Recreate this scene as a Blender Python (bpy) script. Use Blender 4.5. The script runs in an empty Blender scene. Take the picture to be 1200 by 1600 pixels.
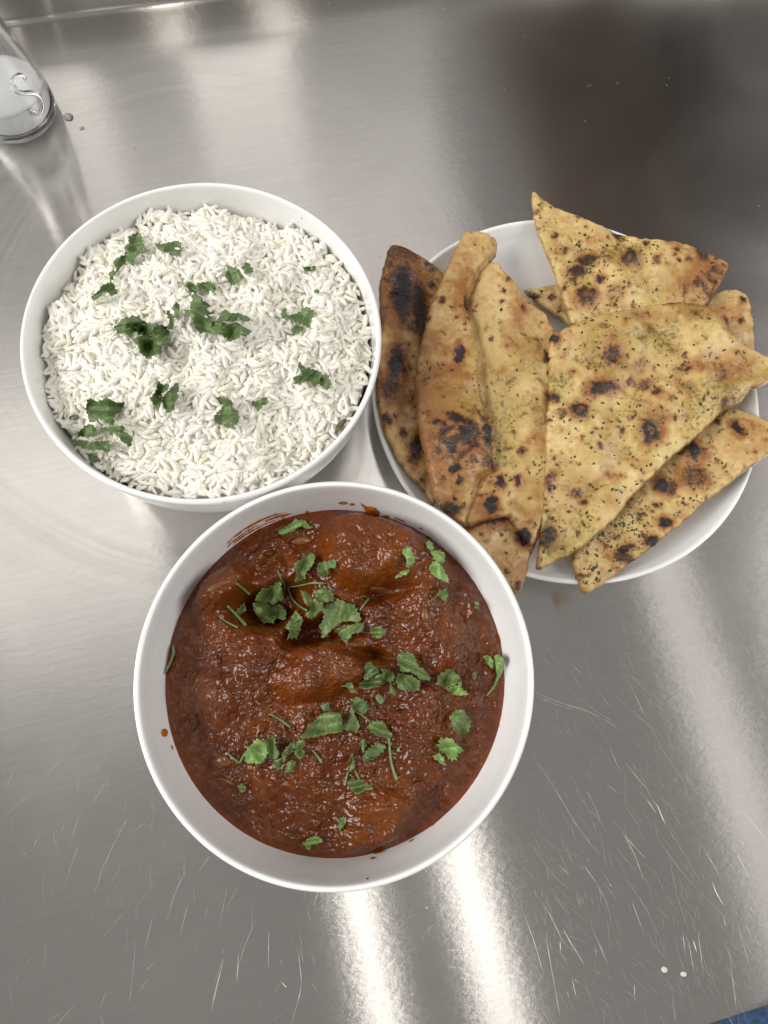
import bpy, math, random
import numpy as np
from mathutils import Vector, Matrix
from mathutils.geometry import delaunay_2d_cdt

random.seed(7)
rng = np.random.default_rng(7)
S = bpy.context.scene
COL = S.collection

# ------------------------------------------------------------------ camera
F_PX, NADX, NADY, PHI, CAM_H = 1059.2445, 527.4379, 1076.164, -0.2405, 0.3887
dn = np.array([NADX - 600, NADY - 800, F_PX]); dn /= np.linalg.norm(dn)
up = -dn
xr = np.array([math.cos(PHI), math.sin(PHI), 0.0]); xr = xr - (xr @ up) * up; xr /= np.linalg.norm(xr)
yr = np.cross(up, xr)
RW = np.stack([xr, yr, up], 1)              # rows: camera right, down, forward in world
cam_d = bpy.data.cameras.new('camera')
cam = bpy.data.objects.new('camera', cam_d); COL.objects.link(cam)
cam_d.sensor_fit = 'HORIZONTAL'; cam_d.sensor_width = 36.0
cam_d.lens = 36.0 * F_PX / 1200.0
cam_d.clip_start = 0.01; cam_d.clip_end = 50
M = Matrix.Identity(4)
for i in range(3):
    M[i][0] = RW[0][i]; M[i][1] = -RW[1][i]; M[i][2] = -RW[2][i]
M[2][3] = CAM_H
cam.matrix_world = M
S.camera = cam

# ------------------------------------------------------------------ light
S.view_settings.view_transform = 'Standard'; S.view_settings.look = 'None'
S.view_settings.exposure = 0.0; S.view_settings.gamma = 1.0
world = bpy.data.worlds.new('World'); S.world = world; world.use_nodes = True
bg = world.node_tree.nodes['Background']
bg.inputs[0].default_value = (0.285, 0.276, 0.264, 1); bg.inputs[1].default_value = 1.0
S.cycles.max_bounces = 10; S.cycles.diffuse_bounces = 6; S.cycles.transmission_bounces = 8; S.cycles.caustics_refractive = True
S.cycles.sample_clamp_indirect = 4.0

def area_lamp(name, loc, sx, sy, radiance, color=(1, .97, .925), target=None):
    l = bpy.data.lights.new(name, 'AREA'); l.shape = 'RECTANGLE'; l.size = sx; l.size_y = sy
    l.energy = radiance * math.pi * sx * sy; l.color = color
    o = bpy.data.objects.new(name, l); COL.objects.link(o); o.location = loc
    if target is not None:
        o.rotation_euler = (Vector(target) - Vector(loc)).to_track_quat('-Z', 'Y').to_euler()
    return o
area_lamp('ceiling_tube_lamp', (-0.075, -0.30, 2.0), 0.10, 2.0, 2.4)
area_lamp('ceiling_tube_lamp.001', (0.28, -0.30, 2.0), 0.13, 2.0, 2.2)
area_lamp('ceiling_panel_lamp', (-0.85, 0.85, 2.0), 0.70, 0.9, 1.35)
area_lamp('far_ceiling_lamp', (-0.70, 3.6, 2.0), 0.42, 1.7, 1.9)
area_lamp('far_ceiling_lamp.001', (0.17, 3.6, 2.0), 0.50, 1.7, 1.9)
area_lamp('side_ceiling_lamp', (1.27, -0.7, 2.0), 0.20, 2.4, 0.75)
area_lamp('added_ceiling_fill', (0.2, 1.9, 2.4), 1.7, 1.6, 0.6)  # soft overhead fill added to brighten the steel behind the dishes
area_lamp('added_left_key', (-2.6, 0.35, 1.9), 1.9, 1.9, 10.5, (1, .98, .95), (0, .1, 0))  # key light added at the left, kept out of the steel's reflections
area_lamp('added_right_fill', (2.7, -0.7, 1.9), 1.6, 1.8, 6.0, (1, .98, .96), (0, .1, 0))  # fill light added at the right to soften the shading on the rice

# ------------------------------------------------------------------ helpers
def px(u, v, z=0.0, plane=None):
    """point of the place seen at photo pixel (u,v) on height z, or on plane (a,b,c): z=a+bx+cy"""
    d = np.array([(u - 600) / F_PX, (v - 800) / F_PX, 1.0]) @ RW
    if plane is None: a, b, c = z, 0, 0
    else: a, b, c = plane
    s = (a - CAM_H) / (d[2] - b * d[0] - c * d[1])
    return np.array([s * d[0], s * d[1], CAM_H + s * d[2]])

def link(name, me, mat=None, parent=None, label=None, cat=None, group=None, kind=None, loc=None):
    o = bpy.data.objects.new(name, me); COL.objects.link(o)
    if mat is not None and me is not None and len(me.materials) == 0: me.materials.append(mat)
    if parent is not None: o.parent = parent
    if loc is not None: o.location = loc
    if label: o['label'] = label
    if cat: o['category'] = cat
    if group: o['group'] = group
    if kind: o['kind'] = kind
    return o

def mesh(name, V, Fc, smooth=True):
    me = bpy.data.meshes.new(name)
    V = np.asarray(V, dtype=np.float32)
    if isinstance(Fc, np.ndarray) and Fc.ndim == 2:
        n, k = Fc.shape
        me.vertices.add(len(V)); me.vertices.foreach_set('co', V.ravel())
        me.loops.add(n * k); me.loops.foreach_set('vertex_index', Fc.astype(np.int32).ravel())
        me.polygons.add(n); me.polygons.foreach_set('loop_start', np.arange(0, n * k, k, dtype=np.int32))
        me.polygons.foreach_set('loop_total', np.full(n, k, dtype=np.int32))
        me.update(calc_edges=True)
    else:
        me.from_pydata([tuple(map(float, v)) for v in V], [], [tuple(map(int, f)) for f in Fc]); me.update()
    if smooth: me.polygons.foreach_set('use_smooth', [True] * len(me.polygons))
    return me

def attr(me, name, vals):
    a = me.attributes.new(name, 'FLOAT', 'POINT'); a.data.foreach_set('value', np.asarray(vals, np.float32))

def hash2(ix, iy, seed):
    h = (ix.astype(np.int64) * 374761393 + iy.astype(np.int64) * 668265263 + seed * 974711) & 0xffffffff
    h = ((h ^ (h >> 13)) * 1274126177) & 0xffffffff
    h = h ^ (h >> 16)
    return (h & 0xffff) / 65535.0
def vnoise(x, y, seed=0):
    x = np.asarray(x, float); y = np.asarray(y, float)
    ix = np.floor(x); iy = np.floor(y); fx = x - ix; fy = y - iy
    fx = fx**3 * (fx * (fx * 6 - 15) + 10); fy = fy**3 * (fy * (fy * 6 - 15) + 10)
    ix = ix.astype(np.int64); iy = iy.astype(np.int64)
    a = hash2(ix, iy, seed); b = hash2(ix + 1, iy, seed); c = hash2(ix, iy + 1, seed); d = hash2(ix + 1, iy + 1, seed)
    return (a * (1 - fx) + b * fx) * (1 - fy) + (c * (1 - fx) + d * fx) * fy - 0.5
def fbm(x, y, seed=0, octv=4, gain=.5):
    s = 0; a = 1.0
    for k in range(octv):
        ca, sa = math.cos(.6 * k + .3), math.sin(.6 * k + .3)
        s = s + a * vnoise((x * ca - y * sa) * 2**k + 17 * k, (x * sa + y * ca) * 2**k - 9 * k, seed + k)
        a *= gain
    return s
def sstep(a, b, x):
    t = np.clip((x - a) / (b - a), 0, 1); return t * t * (3 - 2 * t)

def lathe(profile, seg=160):
    V = []; Fc = []; n = len(profile)
    for i in range(seg):
        a = 2 * math.pi * i / seg
        for r, z in profile: V.append((r * math.cos(a), r * math.sin(a), z))
    for i in range(seg):
        j = (i + 1) % seg
        for k in range(n - 1): Fc.append((i * n + k, j * n + k, j * n + k + 1, i * n + k + 1))
    V = np.array(V); Fc = np.array(Fc)
    return V, Fc

def smooth_profile(pts, sub=4):
    """Catmull-Rom through (r,z) points"""
    P = [np.array(p, float) for p in pts]; out = []
    for i in range(len(P) - 1):
        p0 = P[max(i - 1, 0)]; p1 = P[i]; p2 = P[i + 1]; p3 = P[min(i + 2, len(P) - 1)]
        for k in range(sub):
            t = k / sub
            out.append(.5 * ((2 * p1) + (-p0 + p2) * t + (2 * p0 - 5 * p1 + 4 * p2 - p3) * t * t + (-p0 + 3 * p1 - 3 * p2 + p3) * t**3))
    out.append(P[-1])
    return [(max(float(p[0]), 0.00001), float(p[1])) for p in out]

def poly_spline(pts, step):
    """closed outline resampled at about `step`, slightly rounded"""
    P = np.asarray(pts, float); n = len(P); out = []
    for i in range(n):
        p0, p1, p2, p3 = P[i - 1], P[i], P[(i + 1) % n], P[(i + 2) % n]
        L = np.linalg.norm(p2 - p1); k = max(1, int(round(L / step)))
        for q in range(k):
            t = q / k; a = .5
            out.append(p1 + a * t * (p2 - p0) * (1 - t) * (1 - t) * .6 + (p2 - p1) * (t * t * (3 - 2 * t) * .3 + t * .7) - a * (p3 - p1) * t * t * (1 - t) * .6)
    return np.array(out)

def dist_to_poly(X, Y, P):
    d = np.full(len(X), 1e9); n = len(P)
    for i in range(n):
        a = P[i]; b = P[(i + 1) % n]; ab = b - a; L = ab @ ab + 1e-18
        t = np.clip(((X - a[0]) * ab[0] + (Y - a[1]) * ab[1]) / L, 0, 1)
        d = np.minimum(d, (X - a[0] - t * ab[0])**2 + (Y - a[1] - t * ab[1])**2)
    return np.sqrt(d)
def inside_poly(X, Y, P):
    r = np.zeros(len(X), bool); n = len(P)
    for i in range(n):
        x1, y1 = P[i]; x2, y2 = P[(i + 1) % n]
        if y1 == y2: continue
        c = ((y1 > Y) != (y2 > Y)) & (X < (x2 - x1) * (Y - y1) / (y2 - y1) + x1)
        r ^= c
    return r

def fill(P, step, jitter=.25):
    """triangulate outline P with interior points; returns pts, tris, distance to outline"""
    lo = P.min(0); hi = P.max(0)
    gx = np.arange(lo[0], hi[0], step); gy = np.arange(lo[1], hi[1], step * .866)
    X, Y = np.meshgrid(gx, gy); X = X + (np.arange(len(gy)) % 2)[:, None] * step * .5
    X = X.ravel(); Y = Y.ravel()
    m = inside_poly(X, Y, P); X = X[m]; Y = Y[m]
    d = dist_to_poly(X, Y, P); m = d > step * .55; X = X[m]; Y = Y[m]; d = d[m]
    n = len(P)
    pts = [Vector((float(p[0]) * 1000, float(p[1]) * 1000)) for p in P] + [Vector((float(a) * 1000, float(b) * 1000)) for a, b in zip(X, Y)]
    vo, eo, fo, *_ = delaunay_2d_cdt(pts, [(i, (i + 1) % n) for i in range(n)], [], 1, 1e-7)
    V = np.array([(v[0] / 1000, v[1] / 1000) for v in vo])
    T = np.array([f for f in fo if len(f) == 3])
    a, b, c = V[T[:, 0]], V[T[:, 1]], V[T[:, 2]]
    cr = (b[:, 0] - a[:, 0]) * (c[:, 1] - a[:, 1]) - (b[:, 1] - a[:, 1]) * (c[:, 0] - a[:, 0])
    T[cr < 0] = T[cr < 0][:, ::-1]
    cen = (a + b + c) / 3; T = T[inside_poly(cen[:, 0], cen[:, 1], P)]
    D = dist_to_poly(V[:, 0], V[:, 1], P); D[D < step * .05] = 0
    return V, T, D

# ------------------------------------------------------------------ materials
def mat(name):
    m = bpy.data.materials.new(name); m.use_nodes = True
    nt = m.node_tree; b = nt.nodes['Principled BSDF']
    return m, nt, b
def N(nt, t, **kw):
    n = nt.nodes.new(t)
    for k, v in kw.items():
        if k in n.inputs: n.inputs[k].default_value = v
        else: setattr(n, k, v)
    return n
def ramp(nt, fac, stops):
    r = nt.nodes.new('ShaderNodeValToRGB'); e = r.color_ramp.elements
    while len(e) < len(stops): e.new(.5)
    for k, (p, c) in enumerate(stops):
        e[k].position = p; e[k].color = tuple(c) + (1,) if len(c) == 3 else c
    nt.links.new(fac, r.inputs[0]); return r.outputs[0]
def mixc(nt, fac, a, b, mode='MIX'):
    m = nt.nodes.new('ShaderNodeMix'); m.data_type = 'RGBA'; m.blend_type = mode
    for sock, val in ((m.inputs[0], fac), (m.inputs[6], a), (m.inputs[7], b)):
        if hasattr(val, 'links'): nt.links.new(val, sock)
        elif isinstance(val, (int, float)): sock.default_value = val
        else: sock.default_value = tuple(val) + (1,) if len(val) == 3 else val
    return m.outputs[2]
def mth(nt, op, a, b=None, clamp=False):
    m = nt.nodes.new('ShaderNodeMath'); m.operation = op; m.use_clamp = clamp
    for s, v in ((m.inputs[0], a), (m.inputs[1], b)):
        if v is None: continue
        if hasattr(v, 'links'): nt.links.new(v, s)
        else: s.default_value = v
    return m.outputs[0]
def coords(nt, scale=(1, 1, 1), rot=(0, 0, 0), loc=(0, 0, 0), src='Object'):
    tc = nt.nodes.new('ShaderNodeTexCoord'); mp = nt.nodes.new('ShaderNodeMapping')
    mp.inputs['Scale'].default_value = scale; mp.inputs['Rotation'].default_value = rot; mp.inputs['Location'].default_value = loc
    nt.links.new(tc.outputs[src], mp.inputs[0]); return mp.outputs[0]
def noise(nt, vec, scale, detail=3, rough=.5, dist=0):
    n = N(nt, 'ShaderNodeTexNoise', Scale=scale, Detail=detail, Roughness=rough, Distortion=dist)
    nt.links.new(vec, n.inputs['Vector']); return n.outputs[0]
def bump(nt, h, strength, dist, prev=None):
    b = N(nt, 'ShaderNodeBump', Strength=strength, Distance=dist); nt.links.new(h, b.inputs['Height'])
    if prev is not None: nt.links.new(prev, b.inputs['Normal'])
    return b.outputs[0]

def steel_mat(name, wipes=True):
    m, nt, b = mat(name)
    L = nt.links.new
    v1 = coords(nt)
    vg = coords(nt, (14, 1500, 14)); vg2 = coords(nt, (14, 420, 14))
    grain = noise(nt, vg, 1.0, 3, .6); grain2 = noise(nt, vg2, 1.0, 3, .6)
    blot = noise(nt, v1, 7.0, 4, .55, .6)
    blot2 = noise(nt, v1, 28.0, 4, .6, .3)
    base = ramp(nt, grain2, [(.3, (.630, .606, .578)), (.7, (.662, .638, .610))])
    base = mixc(nt, mth(nt, 'MULTIPLY', mth(nt, 'SUBTRACT', blot2, .45, True), .5), base, (.42, .40, .375))
    L(base, b.inputs['Base Color']); b.inputs['Metallic'].default_value = 1.0
    b.inputs['Anisotropic'].default_value = 1.0
    rr = N(nt, 'ShaderNodeMapRange'); L(blot, rr.inputs[0])
    rr.inputs[1].default_value = .3; rr.inputs[2].default_value = .7; rr.inputs[3].default_value = .150; rr.inputs[4].default_value = .200
    rough = rr.outputs[0]
    if wipes:
        # greasy wipe arcs left by a cloth, rings round a point behind the rice
        c = px(330, 470)
        vo = coords(nt, loc=(-c[0], -c[1], 0))
        sep = N(nt, 'ShaderNodeVectorMath', operation='LENGTH'); L(vo, sep.inputs[0])
        ln = sep.outputs['Value']
        warp = mth(nt, 'ADD', ln, mth(nt, 'MULTIPLY', noise(nt, v1, 6, 2), .03))
        cmb = nt.nodes.new('ShaderNodeCombineXYZ'); L(warp, cmb.inputs[0])
        rings = noise(nt, cmb.outputs[0], 95, 4, .65)
        msk = mth(nt, 'MULTIPLY', mth(nt, 'MULTIPLY', mth(nt, 'SUBTRACT', ln, .09), 12, True), mth(nt, 'MULTIPLY', mth(nt, 'SUBTRACT', .205, ln), 25, True))
        msk = mth(nt, 'MULTIPLY', msk, mth(nt, 'MULTIPLY', mth(nt, 'SUBTRACT', noise(nt, v1, 9, 2), .30), 4, True))
        sm = mth(nt, 'MULTIPLY', mth(nt, 'MULTIPLY', mth(nt, 'SUBTRACT', rings, .42), 3.5, True), msk)
        rough = mth(nt, 'ADD', rough, mth(nt, 'MULTIPLY', sm, .06))
    L(rough, b.inputs['Roughness'])
    tg = N(nt, 'ShaderNodeTangent', direction_type='UV_MAP', uv_map='UVMap'); L(tg.outputs[0], b.inputs['Tangent'])
    n1 = bump(nt, grain, .05, .0003); n1 = bump(nt, noise(nt, coords(nt, (170, 330, 170)), 1.0, 3, .6), .075, .0005, n1)
    L(n1, b.inputs['Normal'])
    # worn film of fine scratches and grease scatters a little light
    d = N(nt, 'ShaderNodeBsdfDiffuse'); d.inputs[0].default_value = (.62, .595, .56, 1)
    mx = nt.nodes.new('ShaderNodeMixShader'); 
    f = mth(nt, 'ADD', mth(nt, 'MULTIPLY', blot2, .02), .003)
    if wipes: f = mth(nt, 'ADD', f, mth(nt, 'MULTIPLY', sm, .13))
    L(f, mx.inputs[0]); L(b.outputs[0], mx.inputs[1]); L(d.outputs[0], mx.inputs[2])
    L(mx.outputs[0], nt.nodes['Material Output'].inputs[0])
    return m
STEEL = steel_mat('brushed_steel')

def porcelain():
    m, nt, b = mat('white_porcelain')
    v = coords(nt)
    c = ramp(nt, noise(nt, v, 30, 3), [(.3, (.80, .80, .795)), (.7, (.83, .83, .825))])
    nt.links.new(c, b.inputs['Base Color'])
    b.inputs['Roughness'].default_value = .16; b.inputs['IOR'].default_value = 1.5
    b.inputs['Coat Weight'].default_value = .3; b.inputs['Coat Roughness'].default_value = .05
    nt.links.new(bump(nt, noise(nt, v, 45, 2), .05, .002), b.inputs['Normal'])
    return m
PORC = porcelain()

def simple(name, col, rough, metal=0, bumpscale=None, var=.15, bstr=.2):
    m, nt, b = mat(name); v = coords(nt)
    lo = tuple(x * (1 - var) for x in col); hi = tuple(min(1, x * (1 + var)) for x in col)
    nt.links.new(ramp(nt, noise(nt, v, 120, 4), [(.3, lo), (.7, hi)]), b.inputs['Base Color'])
    b.inputs['Roughness'].default_value = rough; b.inputs['Metallic'].default_value = metal
    if bumpscale: nt.links.new(bump(nt, noise(nt, v, bumpscale, 3), bstr, .001), b.inputs['Normal'])
    return m

def rice_mat():
    m, nt, b = mat('cooked_rice'); v = coords(nt)
    oi = nt.nodes.new('ShaderNodeNewGeometry')
    c = ramp(nt, oi.outputs['Random Per Island'], [(0, (.90, .86, .735)), (.5, (.93, .905, .825)), (1, (.95, .94, .89))])
    c = mixc(nt, .25, c, ramp(nt, noise(nt, v, 60, 3), [(.3, (.90, .85, .70)), (.7, (.95, .94, .89))]))
    nt.links.new(c, b.inputs['Base Color'])
    b.inputs['Roughness'].default_value = .42; b.inputs['Specular IOR Level'].default_value = .3
    nt.links.new(bump(nt, noise(nt, v, 700, 2), .12, .0006), b.inputs['Normal'])
    tr = N(nt, 'ShaderNodeBsdfTranslucent'); nt.links.new(c, tr.inputs[0]); mx = nt.nodes.new('ShaderNodeMixShader'); mx.inputs[0].default_value = .10
    nt.links.new(b.outputs[0], mx.inputs[1]); nt.links.new(tr.outputs[0], mx.inputs[2]); nt.links.new(mx.outputs[0], nt.nodes['Material Output'].inputs[0])
    return m
RICE = rice_mat()

def curry_mat():
    m, nt, b = mat('curry_sauce'); v = coords(nt); L = nt.links.new
    n1 = noise(nt, v, 55, 5, .6, .8); n2 = noise(nt, v, 330, 4, .65); n3 = noise(nt, v, 140, 3, .6, 1.5)
    c = ramp(nt, n1, [(.28, (.068, .0135, .0015)), (.52, (.104, .0225, .0021)), (.74, (.165, .043, .0036))])
    c = mixc(nt, mth(nt, 'MULTIPLY', mth(nt, 'SUBTRACT', n2, .53), 2.4, True), c, (.25, .068, .010))
    c = mixc(nt, mth(nt, 'MULTIPLY', mth(nt, 'SUBTRACT', n3, .62), 3.0, True), c, (.24, .085, .02))
    c = mixc(nt, mth(nt, 'MULTIPLY', mth(nt, 'SUBTRACT', .37, n3), 1.8, True), c, (.062, .012, .002))
    a = N(nt, 'ShaderNodeAttribute', attribute_name='oil'); ck = N(nt, 'ShaderNodeAttribute', attribute_name='chunk')
    c = mixc(nt, mth(nt, 'MULTIPLY', ck.outputs['Fac'], .5), c, (.175, .044, .004))
    c = mixc(nt, a.outputs['Fac'], c, (.17, .032, .003))
    L(c, b.inputs['Base Color'])
    rg = N(nt, 'ShaderNodeMapRange'); L(n1, rg.inputs[0]); rg.inputs[1].default_value = .3; rg.inputs[2].default_value = .7
    rg.inputs[3].default_value = .05; rg.inputs[4].default_value = .13
    L(mth(nt, 'SUBTRACT', rg.outputs[0], mth(nt, 'MULTIPLY', a.outputs['Fac'], .03)), b.inputs['Roughness'])
    b.inputs['Specular IOR Level'].default_value = .40
    inv = mth(nt, 'SUBTRACT', 1.0, mth(nt, 'MULTIPLY', a.outputs['Fac'], .8))
    nn = bump(nt, mth(nt, 'MULTIPLY', noise(nt, v, 380, 1, .5), inv), .5, .0014)
    nn = bump(nt, mth(nt, 'MULTIPLY', noise(nt, v, 950, 1, .5), inv), .18, .0005, nn)
    L(nn, b.inputs['Normal'])
    return m
CURRY = curry_mat()

def naan_mat(name, pale, mid, toast):
    m, nt, b = mat(name); v = coords(nt); L = nt.links.new
    at = lambda n: N(nt, 'ShaderNodeAttribute', attribute_name=n).outputs['Fac']
    n1 = noise(nt, v, 70, 5, .6, .4); n2 = noise(nt, v, 420, 4, .65)
    c = ramp(nt, n1, [(.28, mid), (.60, pale), (.85, tuple(min(1, x * 1.12) for x in pale))])
    n0 = noise(nt, v, 22, 3, .6, .5)
    c = mixc(nt, mth(nt, 'MULTIPLY', mth(nt, 'SUBTRACT', n0, .45), 3.5, True), c, (pale[0] * .86, pale[1] * .95, pale[2] * .88))
    c = mixc(nt, mth(nt, 'MULTIPLY', mth(nt, 'SUBTRACT', noise(nt, v, 190, 4, .65), .52), 3.0, True), c, (mid[0] * .84, mid[1] * .76, mid[2] * .7))
    t = mth(nt, 'ADD', at('toast'), mth(nt, 'MULTIPLY', mth(nt, 'SUBTRACT', n2, .5), .5), True)
    t = mth(nt, 'MULTIPLY', t, mth(nt, 'MULTIPLY', at('toast'), 4, True))
    c = mixc(nt, t, c, toast)
    sp = mth(nt, 'MULTIPLY', mth(nt, 'SUBTRACT', noise(nt, v, 900, 2, .5), .68), 7, True)       # tiny scorched freckles
    c = mixc(nt, mth(nt, 'MULTIPLY', sp, mth(nt, 'ADD', mth(nt, 'MULTIPLY', at('toast'), .9), .12), True), c, (.10, .04, .012))
    hb = mth(nt, 'MULTIPLY', mth(nt, 'SUBTRACT', mth(nt, 'ADD', at('herb'), mth(nt, 'MULTIPLY', mth(nt, 'SUBTRACT', n1, .5), .9)), .15), 1.5, True)
    c = mixc(nt, mth(nt, 'MULTIPLY', hb, .45), c, (.40, .285, .060))                # herb butter
    hd = mth(nt, 'MULTIPLY', mth(nt, 'SUBTRACT', mth(nt, 'ADD', mth(nt, 'MULTIPLY', at('herb'), .30), noise(nt, v, 380, 3, .7)), .76), 5, True)
    c = mixc(nt, mth(nt, 'MULTIPLY', mth(nt, 'MULTIPLY', hd, hb), .75), c, (.085, .080, .016))
    ch = mth(nt, 'ADD', at('char'), mth(nt, 'MULTIPLY', mth(nt, 'SUBTRACT', noise(nt, v, 520, 4, .7), .5), 1.25))
    ch1 = mth(nt, 'MULTIPLY', mth(nt, 'MULTIPLY', mth(nt, 'SUBTRACT', ch, .15), mth(nt, 'MULTIPLY', at('char'), 5, True)), 1.7, True)
    c = mixc(nt, ch1, c, (.13, .045, .014))
    ch2 = mth(nt, 'MULTIPLY', mth(nt, 'SUBTRACT', ch, .47), 2.2, True)
    c = mixc(nt, ch2, c, (.016, .012, .012))
    L(c, b.inputs['Base Color'])
    rg = N(nt, 'ShaderNodeMapRange'); L(noise(nt, v, 40, 3), rg.inputs[0]); rg.inputs[1].default_value = .35; rg.inputs[2].default_value = .65
    rg.inputs[3].default_value = .30; rg.inputs[4].default_value = .52
    L(rg.outputs[0], b.inputs['Roughness'])
    nn = bump(nt, noise(nt, v, 240, 4, .6), .55, .0014); nn = bump(nt, mth(nt, 'MULTIPLY', at('char'), noise(nt, v, 800, 2)), .7, .001, nn)
    L(nn, b.inputs['Normal'])
    return m
NAAN = naan_mat('naan_crust', (.70, .53, .245), (.59, .395, .145), (.31, .128, .036))
NAAN_PALE = naan_mat('naan_crust_pale', (.72, .56, .30), (.62, .43, .18), (.38, .17, .05))
NAAN_DARK = naan_mat('naan_crust_dark', (.63, .44, .19), (.52, .30, .105), (.26, .105, .030))

def leaf_mat(name, c0, c1):
    m, nt, b = mat(name); v = coords(nt); L = nt.links.new
    c = ramp(nt, noise(nt, v, 160, 4, .6), [(.3, c0), (.7, c1)])
    rb_ = N(nt, 'ShaderNodeAttribute', attribute_name='rib')
    L(mixc(nt, mth(nt, 'MULTIPLY', rb_.outputs['Fac'], .55), c, tuple(min(1, x * 1.5 + .05) for x in c1)), b.inputs['Base Color'])
    b.inputs['Roughness'].default_value = .45
    L(bump(nt, noise(nt, v, 500, 3), .5, .0008), b.inputs['Normal'])
    return m
LEAF_D = leaf_mat('coriander_dark', (.056, .102, .028), (.122, .185, .060))
LEAF_M = leaf_mat('coriander_mid', (.074, .116, .030), (.148, .208, .062))
LEAF_L = leaf_mat('coriander_light', (.12, .21, .045), (.22, .34, .10))
LEAF_B = leaf_mat('coriander_withered', (.055, .042, .012), (.10, .08, .025))
STEM = leaf_mat('coriander_stem', (.09, .17, .05), (.17, .27, .10))

# ------------------------------------------------------------------ floor and table
YF, YB = -0.2085, 0.4928
fl = mesh('floor', [(-4, -4, -.86), (4, -4, -.86), (4, 4, -.86), (-4, 4, -.86)], np.array([[0, 1, 2, 3]]), False)
link('floor', fl, simple('blue_floor', (.022, .060, .15), .5, 0, 90, .5), kind='structure')

def strip_profile(prof, x0, x1, uvflip=False, nx=2):
    """extrude a (y,z) profile along x with UVs whose U runs across the grain"""
    xs = np.linspace(x0, x1, nx); n = len(prof)
    V = [(x, y, z) for x in xs for (y, z) in prof]
    Fc = np.array([(i * n + k, (i + 1) * n + k, (i + 1) * n + k + 1, i * n + k + 1) for i in range(nx - 1) for k in range(n - 1)])
    s = np.concatenate([[0], np.cumsum([math.hypot(prof[k + 1][0] - prof[k][0], prof[k + 1][1] - prof[k][1]) for k in range(n - 1)])])
    return V, Fc, s
def steel_strip(name, prof, x0, x1, parent):
    V, Fc, s = strip_profile(prof, x0, x1); n = len(prof)
    me = mesh(name, V, Fc)
    uv = me.uv_layers.new(name='UVMap')
    for l in me.loops:
        i = l.vertex_index; uv.data[l.index].uv = (s[i % n], -V[i][0])
    return link(name, me, STEEL, parent)
table = link('steel_table', None, label='brushed stainless steel work table with scratches under all the dishes', cat='table', loc=(0, 0, 0))
r = .006
steel_strip('table_top', [(YF + r, 0), (-.15, 0), (0, 0), (.2, 0), (.4, 0), (YB - .004, 0)], -1.0, 1.0, table)
steel_strip('front_lip', [(YF, -.045)] + [(YF + r - r * math.cos(a), -r + r * math.sin(a)) for a in np.linspace(0, math.pi / 2, 7)], -1.0, 1.0, table)
steel_strip('upstand', [(YB - .004 + .004 * math.sin(a), .004 - .004 * math.cos(a)) for a in np.linspace(0, math.pi / 2, 7)] + [(YB, .034), (YB + .001, .0355), (YB + .003, .036), (YB + .05, .036)], -1.0, 1.0, table)

SCR = simple('scratch_glint', (.86, .85, .82), .4, .15, None, .05)  # pale colour puts the glint of the groove walls into the scratches
SCR_DIM = simple('scratch_metal_dim', (.44, .43, .41), .45, .4, None, .1)
SCR_DARK = simple('scratch_dark', (.30, .28, .26), .5, .6, None, .1)
def scratches(name, lines, m):
    V = []; Fc = []
    for pts, w in lines:
        P = np.array([px(u, v)[:2] for u, v in pts])
        t = np.linspace(0, 1, len(P)); k = max(6, len(P) * 4); tt = np.linspace(0, 1, k)
        X = np.interp(tt, t, P[:, 0]); Y = np.interp(tt, t, P[:, 1])
        for _ in range(2):
            X[1:-1] = (X[:-2] + 2 * X[1:-1] + X[2:]) / 4; Y[1:-1] = (Y[:-2] + 2 * Y[1:-1] + Y[2:]) / 4
        tx = np.gradient(X); ty = np.gradient(Y); L = np.hypot(tx, ty) + 1e-9; nx_, ny_ = -ty / L, tx / L
        jit = rng.uniform(.35, 1.0, k)
        b = len(V)
        for i in range(k):
            ww = w * (math.sin(math.pi * min(max(tt[i], .02), .98))**.6) * jit[i] * .5
            V.append((X[i] - nx_[i] * ww, Y[i] - ny_[i] * ww, -.00001)); V.append((X[i], Y[i], .00002 + ww * .45)); V.append((X[i] + nx_[i] * ww, Y[i] + ny_[i] * ww, -.00001))
        for i in range(k - 1):
            for q in range(2): Fc.append((b + 3 * i + q, b + 3 * i + q + 1, b + 3 * i + q + 4, b + 3 * i + q + 3))
    link(name, mesh(name, V, np.array(Fc), False), m, table, kind='stuff')
def z8(*p): return [(800 + a / 2.6675, 1000 + b / 2.6675) for a, b in p]
def z3(*p): return [(a / 1.905, 760 + b / 1.905) for a, b in p]
def z4(*p): return [(300 + a / 2, 1280 + b / 2) for a, b in p]
W = .00022
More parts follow.
